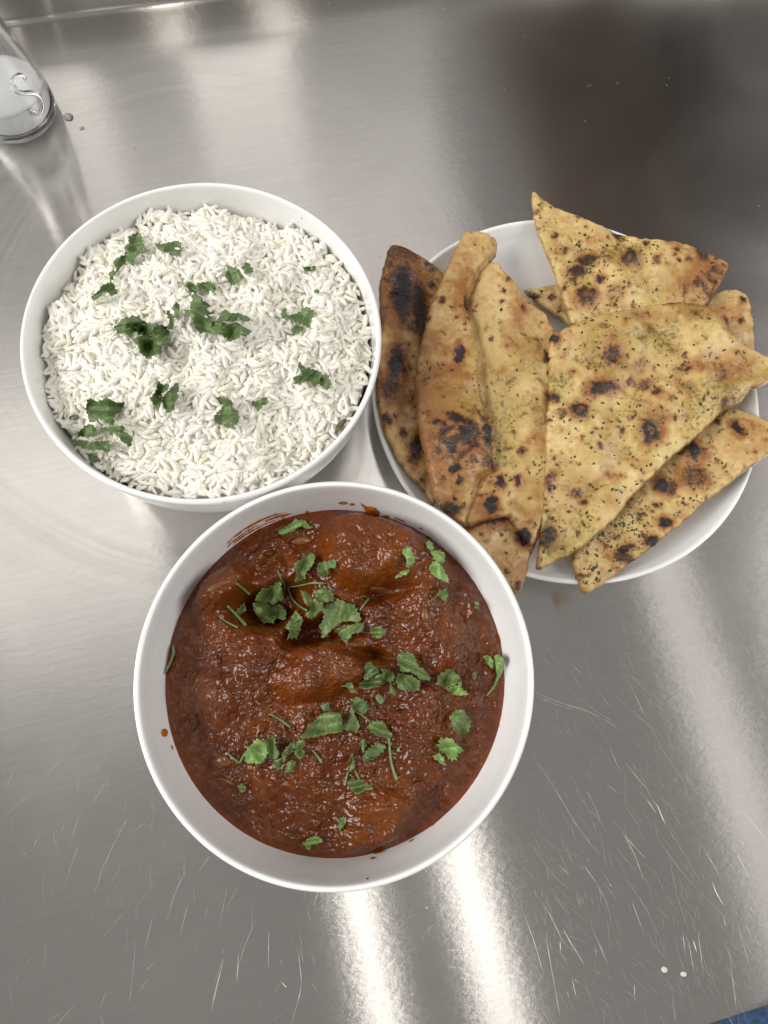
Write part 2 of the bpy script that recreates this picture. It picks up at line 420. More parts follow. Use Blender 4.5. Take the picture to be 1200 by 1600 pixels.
bright = [(z8((100, 220), (190, 258), (330, 300), (470, 385)), W * 1.3), (z8((105, 236), (180, 268), (260, 290)), W),
  (z8((80, 470), (185, 630), (260, 760), (355, 888)), W * 1.1), (z8((490, 180), (560, 330)), W), (z8((470, 510), (560, 620)), W),
  (z8((460, 800), (510, 890), (550, 1002)), W * 1.2), (z8((470, 815), (500, 850), (560, 915)), W), (z8((500, 1090), (550, 1225)), W * 1.1), (z8((800, 870), (870, 990)), W * 1.2),
  (z8((835, 1010), (850, 1050), (880, 1105)), W * 2.4), (z8((910, 840), (1000, 1010)), W * 1.2), (z8((210, 1200), (250, 1270), (300, 1350)), W * 1.6),
  (z8((135, 1100), (220, 1270)), W), (z8((50, 1140), (100, 1280), (130, 1390)), W * 1.2), (z8((140, 1230), (170, 1400), (200, 1570)), W * 1.2),
  (z8((250, 1410), (268, 1490)), W * 1.3), (z8((335, 1200), (400, 1355)), W), (z8((775, 1220), (800, 1400)), W), (z8((735, 1250), (760, 1390)), W * 1.3),
  (z8((755, 1250), (770, 1300)), W * 2.4), (z8((710, 1210), (725, 1320)), W), (z8((960, 710), (1065, 838)), W), (z8((560, 660), (600, 720)), W * 1.8), (z8((605, 690), (640, 770)), W * 2.2),
  (z8((590, 665), (625, 720)), W), (z8((240, 95), (300, 150)), W), (z8((510, 1430), (512, 1485)), W * 1.5), (z8((905, 1290), (920, 1420), (935, 1535)), W),
  (z8((300, 940), (350, 1010)), W * 1.2), (z8((195, 935), (240, 985)), W), (z8((880, 1150), (892, 1195)), W * 1.2), (z8((975, 1185), (1000, 1240)), W * .8),
  (z4((100, 430), (60, 600)), W * 1.1), (z4((145, 420), (140, 520)), W), (z4((330, 400), (345, 520), (310, 640)), W * .9), (z4((400, 210), (380, 270)), W), (z4((280, 510), (295, 525)), W * 2),
  (z4((730, 275), (738, 280)), W * 3), (z4((800, 410), (838, 408)), W * 1.4), (z4((1150, 380), (1152, 415)), W * 2), (z4((240, 350), (238, 470)), W * .8)]
dim = [(z3((300, 1150), (340, 1060), (380, 992)), W), (z3((275, 945), (320, 870)), W), (z3((495, 1300), (520, 1210), (555, 1140)), W), (z3((630, 1540), (660, 1430)), W * 1.1),
  (z3((700, 1470), (720, 1390), (760, 1290)), W), (z3((535, 1340), (560, 1240)), W), (z3((190, 1190), (235, 1060)), W * .9), (z3((590, 1150), (628, 1095)), W * 1.2), (z3((65, 1090), (80, 1096)), W * 1.1), (z3((100, 1075), (115, 1040)), W * .9),
  (z3((385, 1545), (395, 1450), (405, 1350)), W), (z3((45, 530), (160, 465)), W * .8), (z3((170, 580), (220, 555)), W * .8), (z3((140, 862), (195, 795)), W * .8), (z3((430, 1380), (455, 1280)), W),
  (z8((135, 70), (210, 160), (300, 290), (440, 475)), W), (z8((560, 330), (640, 480), (720, 590), (740, 680)), W * .9), (z8((380, 190), (520, 310), (640, 420)), W),
  (z8((560, 620), (650, 780), (700, 860)), W * .9), (z8((300, 600), (380, 770)), W), (z8((100, 880), (170, 980), (250, 1050)), W), (z8((350, 1010), (395, 1090), (420, 1200)), W),
  (z8((665, 1440), (685, 1600)), W), (z8((600, 240), (715, 340)), W), (z8((635, 265), (715, 205)), W), (z8((80, 780), (180, 870), (310, 910)), W), (z8((40, 940), (100, 1000)), W),
  (z8((610, 830), (700, 960), (810, 1080)), W), (z8((480, 1000), (560, 1120), (620, 1250)), W), (z8((650, 880), (690, 1080), (740, 1220)), W), (z8((440, 130), (560, 180)), W * .8)]
for k in range(700):          # the general wear of the front half of the table
    if k % 6 > 0:
        u = random.uniform(800, 1190); v = random.uniform(960, 1590); a = random.gauss(1.05, .22)
    else:
        u = random.uniform(10, 760); v = random.uniform(1000, 1595); a = random.gauss(1.95, .3)
    if (u - 521) ** 2 + (v - 1073) ** 2 < 325 ** 2: continue
    L = random.uniform(8, 60) * (.4 + random.random()); c = random.gauss(0, .03)
    pts = [(u, v), (u + L * .5 * math.cos(a + c), v + L * .5 * math.sin(a + c)), (u + L * math.cos(a), v + L * math.sin(a))]
    (bright if random.random() < .10 and u > 780 else dim).append((pts, W * random.uniform(.4, .8)))
for k in range(130):           # bundles of short parallel nicks at the front edge
    u = random.choice([880, 1060, 1085, 1165, 860, 560, 470, 690]) + random.gauss(0, 22); v = random.choice([1450, 1490, 1400, 1370]) + random.gauss(0, 25)
    a = random.gauss(1.3, .12); L = random.uniform(8, 26)
    dim.append(([(u, v), (u + L * .5 * math.cos(a), v + L * .5 * math.sin(a)), (u + L * math.cos(a), v + L * math.sin(a))], W * random.uniform(.5, 1)))
scratches('bright_scratches', bright, SCR)
scratches('faint_scratches', dim, SCR_DIM)
dark = []
for k in range(60):
    u = random.uniform(5, 330); v = random.uniform(790, 1500); a = random.gauss(1.6, .5); L = random.uniform(12, 60)
    if (u - 521) ** 2 + (v - 1073) ** 2 < 330 ** 2 or (u - 313) ** 2 / 285**2 + (v - 540) ** 2 / 268**2 < 1: continue
    dark.append(([(u, v), (u + L * .5 * math.cos(a + .1), v + L * .5 * math.sin(a + .1)), (u + L * math.cos(a), v + L * math.sin(a))], W * random.uniform(.4, .8)))
scratches('dark_scratches', dark, SCR_DARK)

def blob(name, m, u, v, ru, rv, z, hgt, parent=None, **kw):
    """small flattened drop on height z"""
    c = px(u, v, z); e = px(u + ru, v, z); f = px(u, v + rv, z)
    ax = np.linalg.norm((e - c)[:2]); ay = np.linalg.norm((f - c)[:2]); ph = random.random() * 6
    V = []; Fc = []; n = 18
    for k, (s, h) in enumerate([(1, 0), (.97, .35), (.85, .75), (.5, .98), (.02, 1)]):
        for i in range(n):
            t = 2 * math.pi * i / n; w = s * (1 + .10 * math.sin(2 * t + ph) + .05 * math.sin(5 * t))
            V.append((ax * w * math.cos(t), ay * w * math.sin(t), hgt * h))
    for k in range(4):
        for i in range(n): Fc.append((k * n + i, k * n + (i + 1) % n, (k + 1) * n + (i + 1) % n, (k + 1) * n + i))
    return link(name, mesh(name, V, np.array(Fc)), m, parent, loc=tuple(c), **kw)
WATER, nt_, b_ = mat('water_drop'); b_.inputs['Transmission Weight'].default_value = 1; b_.inputs['Roughness'].default_value = .05; b_.inputs['IOR'].default_value = 1.33
b_.inputs['Base Color'].default_value = (.80, .79, .77, 1)
blob('water_drop', WATER, 107, 183, 8, 6, 0.0001, .0007, label='larger flat water drop on the steel beside the salt shaker', cat='water drop', group='water drops beside the salt shaker')
blob('water_drop', WATER, 128, 200.5, 3.5, 2.5, 0.0001, .0005, label='smaller water drop further right of the salt shaker', cat='water drop', group='water drops beside the salt shaker')
DOT = simple('pale_spot_tone', (.62, .59, .57), .55)  # even pale tone of the two round spots
blob('pale_spot', DOT, 1038, 1515, 5, 4.7, 0.0001, .0004, label='left one of two pale round spots near table front edge', cat='spot', group='pale round spots on the steel')
blob('pale_spot', DOT, 1068, 1522, 4.6, 4.4, 0.0001, .0004, label='right one of two pale round spots near table front edge', cat='spot', group='pale round spots on the steel')
# crumbs strewn over the steel
V = []; Fc = []
def crumb(V, Fc, p, s):
    b = len(V); T = [(1, 0, 0), (-.5, .8, .1), (-.6, -.7, 0), (.1, .1, .9)]
    a = random.random() * 6
    for x, y, z in T:
        x *= random.uniform(.6, 1.2); y *= random.uniform(.6, 1.2)
        V.append((p[0] + s * (x * math.cos(a) - y * math.sin(a)), p[1] + s * (x * math.sin(a) + y * math.cos(a)), p[2] + s * z * .7))
    Fc += [(b, b + 1, b + 3), (b + 1, b + 2, b + 3), (b + 2, b, b + 3), (b, b + 2, b + 1)]
CR_D = simple('dark_crumb', (.05, .04, .03), .6); CR_L = simple('pale_crumb', (.62, .52, .40), .6)
for u, v in [(85, 55), (43, 79), (134, 70), (211, 232), (1191, 794), (1190, 878), (905, 970), (1171, 320 + 390), (595, 402), (700, 336)]: crumb(V, Fc, px(u, v, 0), .0006)
link('dark_crumbs', mesh('dark_crumbs', V, np.array(Fc), False), CR_D, kind='stuff', label='tiny dark crumbs strewn over the steel around the dishes')
V = []; Fc = []
for u, v in [(788, 139), (918, 135), (923, 133), (965, 130), (1045, 122), (1042, 133), (1150, 54), (914, 189), (1076, 263), (1186, 322), (516, 75), (514, 5), (694, 15), (820, 57)]:
    crumb(V, Fc, px(u, v, 0), .00055)
link('pale_crumbs', mesh('pale_crumbs', V, np.array(Fc), False), CR_L, kind='stuff', label='tiny pale crumbs on the dark reflecting back part of the steel')

# unseen dark board added above the back right for the steel's brown reflection
bx0, bx1, by0, by1, bz0, bz1 = .628, 1.75, .42, 3.6, 0.80, .84
V = [(x, y, z) for z in (bz0, bz1) for y in (by0, by1) for x in (bx0, bx1)]
Fc = np.array([(0, 2, 3, 1), (4, 5, 7, 6), (0, 1, 5, 4), (2, 6, 7, 3), (0, 4, 6, 2), (1, 3, 7, 5)])
link('added_dark_board', mesh('added_dark_board', V, Fc, False), simple('dark_wood', (.10, .050, .020), .6), kind='structure')

# ------------------------------------------------------------------ bowls and plate
CC = np.array([0.0017, 0.0072]); RC = np.array([-0.0278, 0.1858]); PC = np.array([0.171, 0.1375])
OUT = [(.0, .003), (.034, .003), (.0365, .0), (.040, .0), (.0425, .0035), (.052, .0075), (.064, .0145), (.0745, .0235), (.0815, .033), (.0862, .045), (.0884, .058), (.0895, .068), (.0899, .0732)]
INN = [(.0893, .0748), (.0882, .0751), (.0872, .0742), (.0866, .070), (.0855, .060), (.0826, .045), (.0775, .034), (.070, .0245), (.060, .0165), (.046, .010), (.028, .0068), (.0, .006)]
PROF = smooth_profile(OUT + INN, 4)
bowlV, bowlF = lathe(PROF, 176)
bowl_me = mesh('bowl', bowlV, bowlF)
def r_in(z):
    zs = [q[1] for q in INN][::-1]; rs = [q[0] for q in INN][::-1]
    zz = np.maximum.accumulate(np.array(zs)); return np.interp(z, zz, rs)
rb = link('bowl', bowl_me, PORC, label='round white porcelain bowl filled with plain rice', cat='bowl', group='white porcelain bowls', loc=(RC[0], RC[1], 0))
ob = link('bowl', bowl_me, PORC, label='round white porcelain bowl filled with red brown curry', cat='bowl', group='white porcelain bowls', loc=(CC[0], CC[1], 0))

PR = .1176
PPROF = smooth_profile([(.0, .0035), (.066, .0035), (.068, .0), (.072, .0), (.0745, .0035), (.092, .0075), (.105, .0125), (.1135, .0185), (.1168, .0212), (PR, .0226), (.1172, .0238), (.1160, .0241),
                        (.1148, .0234), (.1125, .0205), (.108, .0160), (.099, .0115), (.085, .0085), (.06, .0075), (.03, .0072), (.0, .0072)], 4)
pv, pf = lathe(PPROF, 190)
link('plate', mesh('plate', pv, pf), PORC, label='round white porcelain plate holding the naan pieces', cat='plate', loc=(PC[0], PC[1], 0))

# pepper specks clinging to the rim of the rice bowl
V = []; Fc = []
for u, v, z in [(365, 294, .073), (471, 341, .073), (586, 562, .0745), (590, 560, .074), (525, 687, .0745), (531, 693, .072), (440, 757, .073), (270, 789, .066), (350, 786, .074)]:
    p = px(u, v, z); crumb(V, Fc, (p[0] - RC[0], p[1] - RC[1], p[2]), .0007)
link('pepper_specks', mesh('pepper_specks', V, np.array(Fc), False), CR_D, rb, kind='stuff')

# ------------------------------------------------------------------ salt shaker
GLASS, nt_, b_ = mat('shaker_glass'); b_.inputs['Transmission Weight'].default_value = 1; b_.inputs['Roughness'].default_value = .03; b_.inputs['IOR'].default_value = 1.36
b_.inputs['Base Color'].default_value = (.97, .98, .98, 1)
nt_.links.new(bump(nt_, noise(nt_, coords(nt_), 40, 2), .08, .003), b_.inputs['Normal'])
SALT = simple('salt', (.92, .92, .92), .7, 0, 900, .03, .3)
CHROME = simple('shaker_cap_metal', (.70, .69, .67), .2, 1)
sp = px(26, 178, 0)
sh = link('salt_shaker', None, label='glass salt shaker with embossed letter S half full of salt', cat='salt shaker', loc=(sp[0], sp[1], 0))
so = [(.0, .0022), (.018, .0018), (.0225, .0), (.0262, .0018), (.0275, .007), (.0272, .014), (.0262, .024), (.0240, .036), (.0212, .050), (.0192, .060), (.0182, .066), (.0180, .070)]
si = [(.0160, .070), (.0162, .066), (.0172, .060), (.0192, .050), (.0220, .036), (.0242, .024), (.0252, .014), (.0245, .0070), (.019, .0041), (.0, .0037)]
gv, gf = lathe(smooth_profile(so + si, 3), 64); link('glass_body', mesh('glass_body', gv, gf), GLASS, sh)
sl = [(.0, .0040), (.019, .0044), (.0242, .0074), (.0249, .014), (.0241, .0205), (.0236, .0230), (.0, .0240)]
gv, gf = lathe(smooth_profile(sl, 3), 48); link('salt', mesh('salt', gv, gf), SALT, sh)
gv, gf = lathe(smooth_profile([(.0, .066), (.0158, .066), (.0158, .0705), (.0183, .0708), (.0200, .0712), (.0204, .074), (.0200, .082), (.017, .088), (.010, .0912), (.0, .092)], 3), 48); link('cap', mesh('cap', gv, gf), CHROME, sh)
# embossed S: a rounded ridge on the side that faces the dishes
path = [(.0052, .0062), (.0046, .0084), (.0026, .0098), (0, .0102), (-.0030, .0094), (-.0047, .0072), (-.0044, .0046), (-.0022, .0024), (.0010, .0008), (.0036, -.0010), (.0052, -.0036), (.0048, -.0068), (.0024, -.0092), (-.0004, -.0100), (-.0034, -.0092), (-.0052, -.0068), (-.0056, -.0050)]
def out_r(z): return float(np.interp(z, [q[1] for q in so[3:]], [q[0] for q in so[3:]]))
def tube(path3, rads, n=8, normals=None):
    P = np.array(path3); V = []; Fc = []
    for i in range(len(P)):
        t = P[min(i + 1, len(P) - 1)] - P[max(i - 1, 0)]; t /= np.linalg.norm(t) + 1e-12
        ref = normals[i] if normals is not None else np.array([0, 0, 1.0])
        a = np.cross(t, ref); a /= np.linalg.norm(a) + 1e-12; b = np.cross(a, t)
        for k in range(n):
            w = 2 * math.pi * k / n; V.append(P[i] + rads[i] * (a * math.cos(w) + b * math.sin(w)))
    for i in range(len(P) - 1):
        for k in range(n): Fc.append((i * n + k, i * n + (k + 1) % n, (i + 1) * n + (k + 1) % n, (i + 1) * n + k))
    m0 = len(V); V.append(P[0]); V.append(P[-1])
    for k in range(n):
        Fc.append((m0, (k + 1) % n, k)); Fc.append((m0 + 1, (len(P) - 1) * n + k, (len(P) - 1) * n + (k + 1) % n))
    return V, Fc
def resample(P, k):
    P = np.asarray(P, float); s = np.concatenate([[0], np.cumsum(np.linalg.norm(np.diff(P, axis=0), axis=1))])
    t = np.linspace(0, s[-1], k); return np.stack([np.interp(t, s, P[:, j]) for j in range(P.shape[1])], 1)
PS = resample(smooth_profile([(a + 1, b) for a, b in path], 4), 50); PS[:, 0] -= 1
SDIR = math.radians(-44); S3 = []; SN = []
for a, zz in PS:
    z = .0285 + zz * 1.25; rr = out_r(z) - .0002; th = SDIR + (a * 1.0 - zz * .12) / rr
    S3.append((rr * math.cos(th), rr * math.sin(th), z)); SN.append(np.array([math.cos(th), math.sin(th), .2]))
sv, sf = tube(S3, [.0012 + .0005 * math.sin(math.pi * i / 49) for i in range(50)], 8, SN)
link('embossed_letter', mesh('embossed_letter', sv, sf), GLASS, sh)

# ------------------------------------------------------------------ rice
def zr(x, y):
    """height of the rice, x,y relative to the bowl centre"""
    r = np.hypot(x, y)
    z = .0605 + .0165 * (1 - np.clip(r / .084, 0, 1)**2)
    z = z + .0030 * np.exp(-((x + .028)**2 + (y - .045)**2) / .024**2) - .0045 * sstep(.052, .085, y) * sstep(-.01, .03, x)
    z = z + .0065 * fbm(x * 60 + 3, y * 60 + 8, 11, 3)
    return z
NR = .0845
Vb = [(0, 0, float(zr(np.array(0.), np.array(0.))) - .0003)]; Fb = []
rings, seg = 90, 240
for i in range(1, rings + 1):
    for k in range(seg):
        a = 2 * math.pi * k / seg; rr = .0835 * i / rings; x, y = rr * math.cos(a), rr * math.sin(a)
        z = float(zr(np.array(x), np.array(y))) - .0003 + .0034 * float(fbm(np.array(x * 120), np.array(y * 120), 31, 2)) - .004 * max(0, rr - .078) / .005; 
        Vb.append((x, y, z))
for k in range(seg): Fb.append((0, 1 + k, 1 + (k + 1) % seg))
Fb += [(1 + (i - 1) * seg + k, 1 + i * seg + k, 1 + i * seg + (k + 1) % seg, 1 + (i - 1) * seg + (k + 1) % seg) for i in range(1, rings) for k in range(seg)]
rice = link('steamed_rice', None, label='heap of steamed white long grain rice filling the left bowl', cat='rice', loc=(RC[0], RC[1], 0))
link('rice_bed', mesh('rice_bed', Vb, Fb), RICE, rice, kind='stuff')
def grain_template(seed):
    g = np.random.default_rng(seed); L = g.uniform(.0066, .0094); w = g.uniform(.00098, .00138); nr, ns = 8, 7
    bend = g.uniform(-1, 1) * .0017; V = []; Fc = []
    for i in range(nr):
        t = (i + .35) / (nr - .3); t = min(max(t, .03), .97)
        s = (1 - abs(2 * t - 1)**3.2)**.5; x = (t - .5) * L
        for k in range(ns):
            a = 2 * math.pi * k / ns
            rad = w * s * (1 + .12 * g.uniform(-1, 1))
            V.append((x, rad * math.cos(a) * 1.1 + bend * (1 - (2 * t - 1)**2), rad * math.sin(a) * .92))
    for i in range(nr - 1):
        for k in range(ns):
            a, b, c, d = i * ns + k, i * ns + (k + 1) % ns, (i + 1) * ns + (k + 1) % ns, (i + 1) * ns + k
            Fc += [(a, b, c), (a, c, d)]
    b = len(V); V.append((-.5 * L, bend * .05, 0)); V.append((.5 * L, bend * .05, 0))
    for k in range(ns): Fc.append((b, (k + 1) % ns, k)); Fc.append((b + 1, (nr - 1) * ns + k, (nr - 1) * ns + (k + 1) % ns))
    return np.array(V), np.array(Fc)
TPL = [grain_template(s) for s in range(7)]
gr = []
for layer, (n, off) in enumerate([(1400, .0004), (2600, -.0002), (1000, -.0008)]):
    k = np.arange(n) + .5; rr = np.sqrt(k / n) * .0845; th = k * 2.399963 + layer * 1.1
    X = rr * np.cos(th) + rng.normal(0, .0012, n); Y = rr * np.sin(th) + rng.normal(0, .0012, n)
    clump = fbm(X * 120, Y * 120, 31, 2)
    Z = zr(X, Y) + off + clump * .0036 + rng.normal(0, .00025, n)
    yaw = 9.0 * fbm(X * 80, Y * 80, 77, 2) + rng.normal(0, .42, n)
    pit = rng.normal(0, .20, n); sc = np.where(rng.random(n) < .16, rng.uniform(.5, .75, n), rng.uniform(.82, 1.15, n))
    for i in range(n):
        if math.hypot(X[i], Y[i]) > r_in(min(Z[i], .074)) - .0022: continue
        gr.append((X[i], Y[i], Z[i], yaw[i], pit[i], sc[i], random.randrange(7), Z[i] - float(zr(np.array(X[i]), np.array(Y[i])))))
gr.sort(key=lambda g: -g[7])
tpl_me = [mesh('rice_grain', v, f) for v, f in TPL]
for m_ in tpl_me: m_.materials.append(RICE)
def gmat(g):
    x, y, z, yaw, pit, s = g[:6]
    return Matrix.Translation((x, y, z)) @ Matrix.Rotation(yaw, 4, 'Z') @ Matrix.Rotation(pit, 4, 'Y') @ Matrix.Rotation(yaw * 7, 4, 'X') @ Matrix.Scale(s, 4)
for g in gr[:300]:
    o = bpy.data.objects.new('rice_grain', tpl_me[g[6]]); COL.objects.link(o); o.parent = rice; o.matrix_local = gmat(g)
VV = []; FF = []; base = 0
for g in gr[300:]:
    v, f = TPL[g[6]]; m4 = np.array(gmat(g)); VV.append(v @ m4[:3, :3].T + m4[:3, 3]); FF.append(f + base); base += len(v)
link('rice_grains', mesh('rice_grains', np.concatenate(VV), np.concatenate(FF)), RICE, rice, kind='stuff')

# ------------------------------------------------------------------ curry
def pc(u, v, z=.055): return px(u, v, z)[:2] - CC
def bump_at(x, y, u, v, ru, rv, h, ang=0, p=2.0):
    c = pc(u, v); s = .318 / F_PX
    dx = (x - c[0]) / s; dy = -(y - c[1]) / s
    ca, sa = math.cos(PHI + ang), math.sin(PHI + ang)      # image axes against table axes
    a = dx * ca - dy * sa * -1; b = -dx * sa + dy * ca
    a = dx * math.cos(PHI + ang) + dy * math.sin(PHI + ang) * 1; b = -dx * math.sin(PHI + ang) + dy * math.cos(PHI + ang)
    q = (a / ru)**2 + (b / rv)**2
    return h * np.exp(-q**(p / 2))
def zc(x, y, fine=True):
    r = np.hypot(x, y)
    z = .0462 + .0085 * (1 - np.clip(r / .083, 0, 1)**2.6)
    wx = x + .004 * fbm(x * 60, y * 60, 3, 2); wy = y + .004 * fbm(x * 60 + 9, y * 60, 5, 2)
    h = bump_at(wx, wy, 575, 850, 80, 64, .0115, .1, 5) + bump_at(wx, wy, 655, 880, 52, 62, .0070, .2, 4)
    h = h + bump_at(wx, wy, 345, 915, 50, 28, .0085, 0, 4) + bump_at(wx, wy, 325, 965, 55, 55, .0045)
    h = h + bump_at(wx, wy, 510, 1045, 72, 40, .0090, .1, 5) + bump_at(wx, wy, 380, 1060, 80, 55, .0050, 0, 4)
    h = h + bump_at(wx, wy, 690, 1000, 60, 60, .0035) + bump_at(wx, wy, 590, 1290, 60, 35, .0055, 0, 4) + bump_at(wx, wy, 440, 1200, 80, 50, .003) + bump_at(wx, wy, 640, 1180, 70, 60, .002)
    h = h - bump_at(wx, wy, 420, 945, 60, 32, .0150, .25, 4) - bump_at(wx, wy, 500, 985, 58, 20, .0130, .2, 4) - bump_at(wx, wy, 610, 925, 42, 11, .0070, .3) - bump_at(wx, wy, 570, 1020, 40, 9, .0075, .65) - bump_at(wx, wy, 430, 870, 50, 14, .005, -.2)
    z = z + 1.25 * h * sstep(.084, .077, r)
    edge = sstep(.0835, .076, r)
    z = z + edge * (.0040 * fbm(x * 75, y * 75, 21, 2) + .0015 * fbm(x * 170, y * 170, 41, 2))
    if fine:
        z = z + (.2 + .8 * edge) * (.00105 * fbm(x * 420, y * 420, 61, 3, .6) + .0003 * vnoise(x * 950, y * 950, 71))
    return z
rings, seg = 210, 760
rr = np.linspace(0, 1, rings + 1)[1:]; th = np.linspace(0, 2 * math.pi, seg, endpoint=False)
edge_z = .0448
R, T = np.meshgrid(rr, th, indexing='ij')
rw = .0829 * (1 + .006 * fbm(np.cos(T) * 6, np.sin(T) * 6, 91, 3))
X = R * rw * np.cos(T); Y = R * rw * np.sin(T)
Z = zc(X, Y)
hit = r_in(Z) + .0004
rad = np.hypot(X, Y); k_ = np.minimum(1, hit / rad); X = X * k_; Y = Y * k_
ckm = np.clip(sum(bump_at(X, Y, *q) for q in [(575, 850, 84, 66, 1, .1, 5), (655, 885, 54, 64, .7, .2, 4), (345, 915, 52, 30, .9, 0, 4), (510, 1045, 76, 42, .7, .1, 5), (590, 1290, 62, 36, .4, 0, 4)]) * (.8 + .9 * fbm(X * 150, Y * 150, 19, 3)), 0, 1)
oil = np.clip(sstep(.0798, .0822, np.hypot(X, Y)) * (.7 + 1.2 * fbm(X * 120, Y * 120, 15, 2)), 0, 1)
V = np.concatenate([[[0, 0, float(zc(np.array(0.), np.array(0.)))]], np.stack([X.ravel(), Y.ravel(), Z.ravel()], 1)])
idx = 1 + np.arange(rings * seg).reshape(rings, seg); nx = np.roll(idx, -1, 1)
Q = np.stack([idx[:-1], idx[1:], nx[1:], nx[:-1]], -1).reshape(-1, 4)
c0 = np.stack([np.zeros(seg, int), idx[0], nx[0]], -1)
T3 = np.concatenate([c0, Q[:, [0, 1, 2]], Q[:, [0, 2, 3]]])
me = mesh('curry', V, T3); attr(me, 'oil', np.concatenate([[0], oil.ravel()])); attr(me, 'chunk', np.concatenate([[0], ckm.ravel()]))
curry = link('curry', me, CURRY, label='thick glossy red brown curry filling the front bowl', cat='curry', loc=(CC[0], CC[1], 0))

SMEAR, nt_, b_ = mat('sauce_smear')
nt_.links.new(ramp(nt_, noise(nt_, coords(nt_), 260, 3), [(.3, (.28, .060, .005)), (.7, (.55, .19, .02))]), b_.inputs['Base Color']); b_.inputs['Roughness'].default_value = .25
def wall_pt(u, v):
    """point of the curry bowl's inner wall seen at (u,v)"""
    d = np.array([(u - 600) / F_PX, (v - 800) / F_PX, 1.0]) @ RW
    lo = .078
    for z in np.arange(.0745, .03, -.0002):
        s = (z - CAM_H) / d[2]; x, y = s * d[0] - CC[0], s * d[1] - CC[1]
        if math.hypot(x, y) >= r_in(z): return np.array([x, y, z])
    return np.array([x, y, z])
def wall_patch(name, poly, rag=.0, label=None):
    P = poly_spline(poly, 2.0)
    if rag: P = P + rng.normal(0, rag, P.shape)
    V2, T2, D = fill(P / 1000, .002)
    V = []
    for (a, b), d in zip(V2 * 1000, D * 1000):
        w = wall_pt(a, b); n = np.array([-w[0], -w[1], .03]); n /= np.linalg.norm(n)
        V.append(w + n * (.0001 + .00045 * min(1, d / 2.5)))
    link(name, mesh(name, V, T2), SMEAR, curry, label=label)
for off, a0, a1, w in [(0, .05, .95, 1.5), (4.5, .0, .55, 1.0), (4.0, .62, 1.0, 2.3), (8.0, .08, .9, 1.1), (11.5, .15, .7, .9), (11.0, .78, 1.0, 1.6), (15.0, .2, .95, 1.4), (18.0, .3, .85, 1.0)]:
    q = np.array([(353, 851), (362, 842), (382, 827), (405, 814), (430, 804), (454, 799)], float)      # streaks wiped along the wall
    q = resample(q, 40)[int(a0 * 39):int(a1 * 39) + 1]; dn_ = np.array([.45, .9]) * off; q = resample(q + dn_, max(6, len(q) // 2))
    tn = np.gradient(q, axis=0); tn /= np.linalg.norm(tn, axis=1)[:, None]; nn_ = np.stack([-tn[:, 1], tn[:, 0]], 1)
    ww = (w * (np.sin(np.linspace(.15, 3.0, len(q)))**.6) * rng.uniform(.45, 1.3, len(q)))[:, None]
    wall_patch('sauce_smear', [tuple(p) for p in np.concatenate([q + nn_ * ww, (q - nn_ * ww)[::-1]])], .25)
wall_patch('sauce_smear', [(563, 785), (570, 790), (585, 793), (592, 800), (589, 806), (578, 806), (572, 800), (567, 792)], .4)
for u, v, ru, rv in [(257, 1145, 5.5, 6.5), (536, 786, 7, 2.5), (602, 807, 6, 2.5), (550, 788, 4, 2), (480, 800, 3, 1.6), (574, 1389 - 16, 2.2, 1.6)]:
    wall_patch('sauce_drop', [(u + ru * math.cos(a), v + rv * math.sin(a)) for a in np.linspace(0, 2 * math.pi, 11)[:-1]])

for k in range(14):          # thin broken film of sauce left just above the level of the curry
    a = random.uniform(0, 6.283); zz = .0455 + random.random()**2 * .006; rr_ = float(r_in(zz)); x, y = CC[0] + rr_ * math.cos(a), CC[1] + rr_ * math.sin(a)
    d = RW @ (np.array([x, y, zz]) - np.array([0, 0, CAM_H])); u, v = 600 + F_PX * d[0] / d[2], 800 + F_PX * d[1] / d[2]
    tx = np.array([-math.sin(a - PHI * -1), -math.cos(a - PHI * -1)]); L = random.uniform(3, 13); w = random.uniform(.6, 1.5)
    nrm = np.array([u - 521, v - 1073]); nrm /= np.linalg.norm(nrm); tx = np.array([-nrm[1], nrm[0]])
    wall_patch('sauce_film', [tuple(np.array([u, v]) + tx * L * math.cos(t) + nrm * w * math.sin(t)) for t in np.linspace(0, 2 * math.pi, 9)[:-1]], .5)

